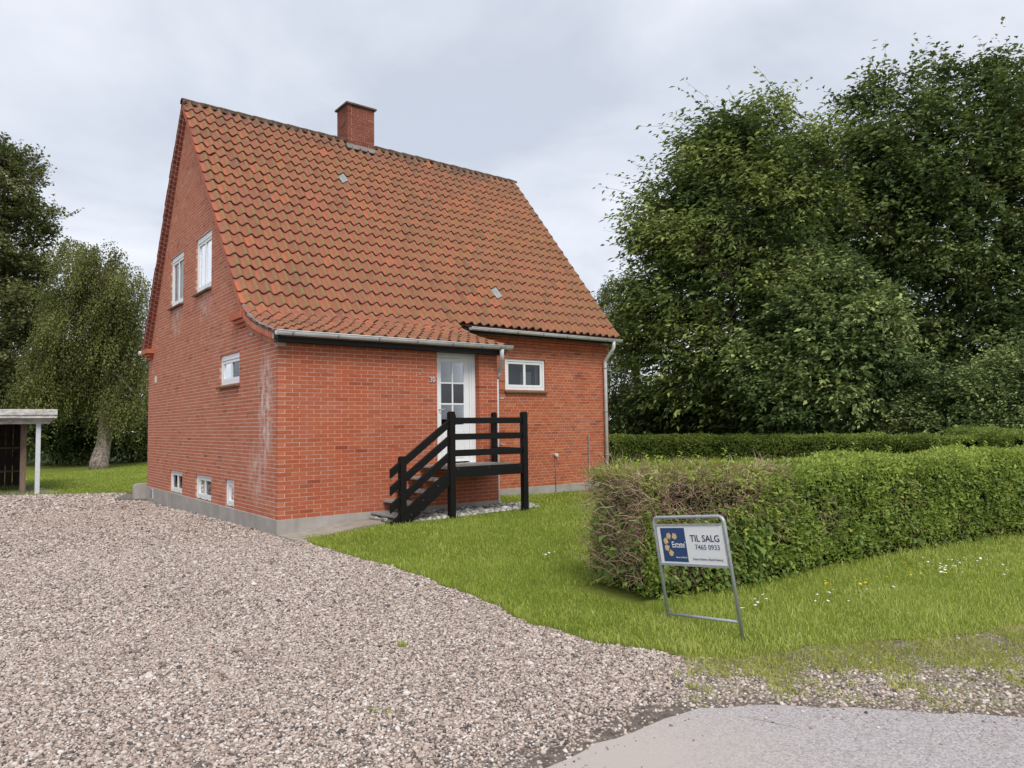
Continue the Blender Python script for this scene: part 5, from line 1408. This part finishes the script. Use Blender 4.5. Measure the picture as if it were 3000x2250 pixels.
# ------------------------------------------------------------------ hedges
def hedge(name, label, path, width, height, nleaf, mat, lsize, kill=None, core=True, aspect=.48, dens=None, ends=True):
    e = empty(name, (path[0][0], path[0][1], float(g(path[0][0], path[0][1])))); tag(e, label, 'hedge')
    P = resample(path, .12); n = len(P)
    T = unit(np.gradient(P, axis=0)); Nn = np.stack([T[:, 1], -T[:, 0]], 1)        # towards the right of travel = camera side
    L = np.concatenate([[0], np.cumsum(np.linalg.norm(np.diff(P, axis=0), axis=1))])
    Hh = lambda s: height(s) if callable(height) else np.full_like(np.asarray(s, float), height)
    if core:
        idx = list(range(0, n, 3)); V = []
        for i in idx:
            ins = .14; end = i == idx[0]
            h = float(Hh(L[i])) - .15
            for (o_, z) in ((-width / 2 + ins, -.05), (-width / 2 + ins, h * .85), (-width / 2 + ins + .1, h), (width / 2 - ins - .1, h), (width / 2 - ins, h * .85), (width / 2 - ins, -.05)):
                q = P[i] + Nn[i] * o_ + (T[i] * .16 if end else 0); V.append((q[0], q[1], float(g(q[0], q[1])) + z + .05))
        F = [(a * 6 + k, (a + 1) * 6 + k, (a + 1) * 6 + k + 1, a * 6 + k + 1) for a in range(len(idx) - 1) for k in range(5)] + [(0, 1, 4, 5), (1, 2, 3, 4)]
        npmesh('light_block_core', np.array(V), np.array(F), CORE, e)  # solid dark core added inside the foliage to block light
    # leaves over front, top, back and both ends
    w = np.ones(n) if dens is None else dens(P)
    w = w / w.sum()
    i = rng.choice(n, nleaf, p=w); s = L[i] + rng.uniform(-.06, .06, nleaf)
    u = rng.random(nleaf); h = Hh(s)
    face = np.where(u < .50, 0, np.where(u < .90, 1, 2))
    v = rng.random(nleaf)
    off = np.where(face == 0, width / 2, np.where(face == 1, (v - .5) * width, -width / 2))
    z = np.where(face == 1, h, h * (0.04 + .96 * rng.random(nleaf)))
    out3 = np.zeros((nleaf, 3)); N2 = Nn[i]
    out3[:, :2] = N2 * np.where(face == 0, 1, np.where(face == 2, -1, 0))[:, None]; out3[:, 2] = (face == 1)
    if ends:
        m_ = rng.random(nleaf) < .06; m_[:] |= False
        s = np.where(m_, 0.0, s); i = np.where(m_, 0, i)
        off = np.where(m_, (rng.random(nleaf) - .5) * width, off); z = np.where(m_, h * (0.04 + .96 * rng.random(nleaf)), z)
        out3[m_] = np.array([-T[0][0], -T[0][1], 0])
    Q = np.stack([P[i, 0] + Nn[i, 0] * off, P[i, 1] + Nn[i, 1] * off, z], 1) + np.concatenate([T[i] * (s - L[i])[:, None], np.zeros((nleaf, 1))], 1)
    lump = .07 * wig(s * 1.0, z * 1.6 + off * 1.3, 1.6, 3) + .035 * wig(s, z + off, 4.3, 1)
    # round the upper edges
    er = np.clip((z - (h - .16)) / .16, 0, 1) * (np.abs(off) / (width / 2)) ** 6
    Q += out3 * (lump - np.abs(rng.normal(0, .055, nleaf)) - .09 * er)[:, None]
    Q[:, 2] -= .06 * er * (face == 1)
    Q[:, 2] += g(Q[:, 0], Q[:, 1])
    k = np.ones(nleaf, bool) if kill is None else rng.random(nleaf) > kill(s, z, off, face, h)
    Q, out3, z, s, h, face = Q[k], out3[k], z[k], s[k], h[k], face[k]; nl = len(Q)
    Dv = unit(out3 * .55 + rdir(nl) * .8 + np.array([0, 0, .35])); Nv = unit(out3 * .8 + np.array([0, 0, .6]) + rdir(nl) * .6)
    Ll = lsize * np.exp(rng.normal(0, .25, nl))
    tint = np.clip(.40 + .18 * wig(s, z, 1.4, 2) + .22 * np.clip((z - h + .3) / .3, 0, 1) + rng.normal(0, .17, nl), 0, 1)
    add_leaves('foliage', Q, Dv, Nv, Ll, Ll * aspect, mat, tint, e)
    return e, P, T, Nn, L
def twigs(name, parent, starts, dirs, lens, rad, tint, curl=.35):
    mb = MB()
    for p, d, l, t in zip(starts, dirs, lens, tint):
        q = np.array(p); d = np.array(d) / np.linalg.norm(d); pts = [q]
        for _ in range(3):
            d = d + rng.normal(0, curl, 3); d /= np.linalg.norm(d); q = q + d * l / 3; pts.append(q)
        mb.tube(pts, [rad, rad * .8, rad * .6, rad * .3], 3, float(np.clip(t, 0, 1)), caps=False)
    return mb.build(name, TWIG, parent)

NH = [(1.22, -6.17), (2.2, -6.36), (2.9, -6.42), (4.4, -6.42), (6.05, -6.66), (7.9, -7.0), (10, -7.45), (14, -8.4)]
nhh = lambda s: 1.19 + .003 * np.clip(np.asarray(s, float), 0, 12) + .02 * np.sin(np.asarray(s, float) * 2.1)
def nkill(s, z, off, face, h):
    dead = 1.05 * np.exp(-((s - .45) / .95) ** 2) * np.exp(-((z - .98) / .38) ** 2) * (face != 2)
    dead = np.maximum(dead, .95 * np.exp(-((s - 1.15) / .4) ** 2) * np.exp(-((z - .95) / .22) ** 2) * (face == 0))
    dead = np.maximum(dead, .9 * np.exp(-((s - .55) / .30) ** 2) * np.exp(-((z - .20) / .30) ** 2) * (face == 0))
    dead = np.maximum(dead, .85 * np.exp(-((s - 2.55) / .34) ** 2) * np.exp(-((z - .62) / .33) ** 2) * (face == 0))
    dead = np.maximum(dead, .7 * np.exp(-((s - 4.2) / .3) ** 2) * np.exp(-((z - .66) / .3) ** 2) * (face == 0))
    dead = np.maximum(dead, .55 * (z < .16))
    return dead * 1.02
ndens = lambda P: 1 / np.hypot(P[:, 0] - CAM[0], P[:, 1] - CAM[1]) ** 1.3
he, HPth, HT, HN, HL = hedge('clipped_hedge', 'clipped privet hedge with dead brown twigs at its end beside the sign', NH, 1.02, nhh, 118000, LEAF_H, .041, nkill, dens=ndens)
# dead twigs at the end of the hedge and in the thin spots
def hpt(s, off, z):
    i = int(np.clip(np.searchsorted(HL, max(s, 0)), 0, len(HL) - 1)); q = HPth[i] + HN[i] * off + HT[i] * min(s, 0)
    return np.array([q[0], q[1], z + float(g(q[0], q[1]))]), np.array([HN[i][0], HN[i][1], 0]), np.array([HT[i][0], HT[i][1], 0])
SS, DD, LL_, TT = [], [], [], []
def twig_zone(n, sr, zr, face, l=(.12, .34), tm=.5):
    for _ in range(n):
        s, z = rng.uniform(*sr), rng.uniform(*zr)
        if face == 'front': p, o_, t = hpt(s, .36 + rng.uniform(-.12, .10), z)
        elif face == 'end': p, o_, t = hpt(-.05 + rng.uniform(-.05, .25), rng.uniform(-.5, .5), z); o_ = -t
        else: p, o_, t = hpt(s, rng.uniform(-.5, .5), float(nhh(s)) - rng.uniform(.0, .2))
        SS.append(p); DD.append(o_ * .55 + np.array([0, 0, rng.uniform(-.1, .9)]) + t * rng.uniform(-.8, .8) + rng.normal(0, .45, 3)); LL_.append(rng.uniform(*l)); TT.append(rng.normal(tm, .24))
twig_zone(3000, (-.1, 1.9), (.5, 1.2), 'front', (.08, .26)); twig_zone(2600, (0, .3), (.15, 1.22), 'end', (.08, .26)); twig_zone(800, (0, 1.5), (0, 0), 'top', (.08, .2), tm=.62)
twig_zone(420, (.1, .95), (.0, .6), 'front', tm=.4); twig_zone(170, (2.2, 2.95), (.2, .98), 'front', tm=.55); twig_zone(110, (3.9, 4.6), (.3, .95), 'front', tm=.5); twig_zone(350, (1, 8), (.0, .35), 'front', tm=.35)
twigs('dead_twigs', he, SS, DD, LL_, .0026, TT)['kind'] = 'stuff'
# upright stems at the foot
SS, DD, LL_, TT = [], [], [], []
for s in list(rng.uniform(.2, 9, 40)) + [2.5, 2.56, 4.1]:
    p, o_, t = hpt(s, .36 + rng.uniform(-.1, .08), .0); SS.append(p); DD.append(np.array([0, 0, 1.0]) + t * rng.uniform(-.25, .25)); LL_.append(rng.uniform(.35, .7)); TT.append(rng.normal(.45, .2))
twigs('stems', he, SS, DD, LL_, .010, TT, .12)['kind'] = 'stuff'
# broad climber leaves among the privet
n = 1500
s = np.concatenate([rng.uniform(0, 1.4, 560), rng.uniform(0, 9, n - 560)]); Pq, Oq = [], []
for k_ in range(n):
    u = rng.random(); 
    if s[k_] < .5 and u < .45: p, o_, t = hpt(-.10 + rng.uniform(-.03, .03), rng.uniform(-.5, .5), rng.uniform(.1, .85)); o_ = -t
    elif u < .86: p, o_, t = hpt(s[k_], .53 + rng.uniform(-.05, .04), rng.uniform(.05, .75 if s[k_] < 1.5 else 1.1))
    else: p, o_, t = hpt(s[k_], rng.uniform(-.5, .5), float(nhh(s[k_])) + rng.uniform(0, .03)); o_ = np.array([0, 0, 1.0])
    Pq.append(p); Oq.append(o_)
Pq, Oq = np.array(Pq), np.array(Oq)
Dv = unit(Oq * .45 + np.array([0, 0, -.45]) + rdir(n) * .6); Nv = unit(Oq + np.array([0, 0, .5]) + rdir(n) * .4); L = .058 * np.exp(rng.normal(0, .28, n))
add_leaves('climber_leaves', Pq, Dv, Nv, L, L * .72, LEAF_V, np.clip(.40 + rng.normal(0, .2, n), 0, 1), he, .12)
# soft grassy growth and a few sprigs on top of the thin end
n = 2600; sx = rng.uniform(-.1, 1.5, n); Q = np.array([hpt(a, rng.uniform(-.5, .35), float(nhh(a)) - .07)[0] for a in sx])
blv = rng.normal(0, .5, (n, 3)); blv[:, 2] = np.abs(blv[:, 2]) + .55
L = rng.uniform(.06, .2, n)
add_leaves('tall_grass', Q, blv, rdir(n), L, np.full(n, .009), DRYG, np.clip(.30 + rng.normal(0, .22, n), 0, 1), he, .05)
n = 260; Q, Dd = [], []
for k_ in range(26):
    p, o_, t = hpt(rng.uniform(0, 7.5) if k_ > 8 else rng.uniform(0, 1.3), rng.uniform(-.4, .4), 0); p[2] = 1.18 + .04 * rng.random(); hgt = rng.uniform(.10, .22)
    for j in range(10):
        Q.append(p + np.array([0, 0, hgt * j / 10])); Dd.append([math.cos(j * 2.4), math.sin(j * 2.4), .5])
add_leaves('shoots', np.array(Q), np.array(Dd), np.tile([0, 0, 1.0], (n, 1)), np.full(n, .055), np.full(n, .026), LEAF_V, np.clip(.75 + rng.normal(0, .2, n), 0, 1), he)['kind'] = 'stuff'

FHp = [tuple(at(x, y, d)[:2]) for x, y, d in ((1700, 1300, 24), (1790, 1300, 23.5), (2000, 1300, 23), (2200, 1300, 21.6), (2400, 1300, 20.2), (2560, 1300, 19.2), (2720, 1300, 18.2), (2860, 1300, 16.8))]
hedge('far_hedge', 'low dark clipped hedge running behind the house corner', FHp, 1.0, 1.23, 60000, LEAF_H2, .06, ends=False)
FH2 = [tuple(at(x, y, d)[:2]) for x, y, d in ((2330, 1280, 27), (2480, 1280, 25.5), (2650, 1280, 24), (2800, 1280, 21), (2920, 1280, 17.5), (3050, 1280, 14.5))]
hedge('boundary_hedge', 'rounded clipped hedge below the trees beyond the near hedge', FH2, 1.1, lambda s: 1.38 + .0 * np.asarray(s), 46000, LEAF_H2, .06, ends=False)
# tall weeds between the hedge end and the house corner
wd = empty('tall_weeds', (5.5, -1.8, .08)); tag(wd, 'tuft of tall thin weeds behind the dead end of the hedge', 'weeds')
n = 240; Pp = np.array([at(rng.uniform(1830, 1890) if k_ < 150 else rng.uniform(1780, 1860), 1440, rng.uniform(9.6, 10.4)) for k_ in range(n)]); Pp[:, 2] = .05
L = rng.uniform(.85, 1.22, n); Dv = np.stack([rng.normal(0, .10, n), rng.normal(0, .10, n), np.ones(n)], 1)
add_leaves('stalks', Pp, Dv, rdir(n), L, np.full(n, .016), LEAF_V, np.clip(.5 + rng.normal(0, .2, n), 0, 1), wd, .05)

# ------------------------------------------------------------------ estate sign
O = np.array([0.7537, -7.1138, 0.4858]); SU = np.array([-0.057, -0.9923, 0.1097]); SV = np.array([-0.0633, 0.1133, 0.9915])
SU /= np.linalg.norm(SU); SV = SV - SU * (SV @ SU); SV /= np.linalg.norm(SV); SN = np.cross(SU, SV)
if SN @ (CAM - O) < 0: SN = -SN
def sp(a, b, c=0.0): return O + SU * a + SV * b + SN * c
SWd, SH = 0.704, 0.307
sg_ = empty('estate_sign', tuple(sp(.35, -.46))); tag(sg_, 'white and blue for-sale board on a leaning grey tube frame', 'sign')
SWHITE = simple('sign_white', (0.799, 0.810, 0.832), (0.842, 0.853, 0.875), 5, 0.35, 0.4); SBLUE = simple('sign_blue', (0.020, 0.060, 0.170), (0.026, 0.072, 0.195), 6, 0.35, 0.4)
SNAVY = simple('sign_navy', (0.015, 0.022, 0.085), (0.018, 0.026, 0.095), 6, 0.4, 0.4); SPHONE = simple('sign_slate', (0.07, 0.10, 0.20), (0.08, 0.11, 0.22), 6, 0.4, 0.4); SSAND = simple('sign_sand', (0.66, 0.47, 0.24), (0.70, 0.50, 0.26), 6, 0.4, 0.4)
e_, tr_ = .026, .0145
top = SH + .075
pth = [sp(-e_, -.47), sp(-e_, top - .05)]
pth += [sp(-e_ + .05 - .05 * math.cos(a), top - .05 + .05 * math.sin(a)) for a in np.linspace(.2, math.pi / 2, 5)]
pth += [sp(SWd + e_ - .05 + .05 * math.sin(a), top - .05 + .05 * math.cos(a)) for a in np.linspace(0, math.pi / 2, 6)]
pth += [sp(SWd + e_, -.56)]
MB().tube(pth, tr_, 12).build('tube_frame', STEEL, sg_, smooth=True)
MB().tube([sp(-e_, -.43), sp(SWd + e_, -.43)], .012, 10).build('foot_bar', STEEL, sg_, smooth=True)
MB().beam(sp(-e_, SH + .010, -.002), sp(SWd - .02, SH + .010, -.002), SV * .018, SN * .022).build('top_rail', STEEL, sg_)
MB().beam(sp(-e_, -.010, -.002), sp(SWd + e_, -.010, -.002), SV * .020, SN * .026).build('bottom_rail', STEEL, sg_)
MB().beam(sp(0.0, SH / 2), sp(SWd, SH / 2), SV * (SH + .004), SN * .012).build('board', SWHITE, sg_)
def plate(name, pts, c, mat, parent=sg_):
    n = len(pts); P = [sp(a, b, c) for a, b in pts] + [sp(a, b, c - .0012) for a, b in pts]
    return MB().add(P, [tuple(range(n)), tuple(range(2 * n - 1, n - 1, -1))] + [(i, (i + 1) % n, n + (i + 1) % n, n + i) for i in range(n)]).build(name, mat, parent)
BX0, BX1, BY0, BY1 = .040, .310, .014, .294
plate('blue_panel', [(BX0, BY0), (BX1, BY0), (BX1, BY1), (BX0, BY1)], .0078, SBLUE)
# ring of five small house-shaped arrows, as on the board
def arrow(cx, cy, ang, s=.030):
    base = [(-.85, -.8), (.85, -.8), (.85, .35), (1.15, .35), (0, 1.15), (-1.15, .35), (-.85, .35)]
    ca, sa = math.cos(ang), math.sin(ang)
    plate('house_arrow', [(cx + s * (x * ca - y * sa), cy + s * (x * sa + y * ca)) for x, y in base], .0092, SSAND)
for (cx, cy, ang) in ((.191, .225, -2.0), (.127, .226, -.35), (.090, .184, .25), (.094, .1285, 1.15), (.133, .086, 2.55)): arrow(cx, cy, ang, .0262)
UV_ = (tuple(SU), tuple(SV))
text('lettering', 'Estate', sp(.150, .132, .0092), SU, SV, .070, SWHITE, sg_, .0008, bold=0.008, fit=.140)
text('lettering', '\u00ae', sp(.294, .168, .0092), SU, SV, .018, SWHITE, sg_, .0005)
text('lettering', 'Sammen med Nykredit', sp(.180, .046, .0092), SU, SV, .0185, SWHITE, sg_, .0005, fit=.122)
text('lettering', 'TIL SALG', sp(.362, .184, .0078), SU, SV, .075, SNAVY, sg_, .0008, bold=0.008, fit=.300)
text('lettering', '7465 0933', sp(.402, .120, .0078), SU, SV, .057, SPHONE, sg_, .0008, bold=0.003, fit=.250)
text('lettering', 'Estate Gr\u00e5sten v/Kjeld Faaborg', sp(.362, .034, .0078), SU, SV, .0250, SNAVY, sg_, .0006, fit=.305)
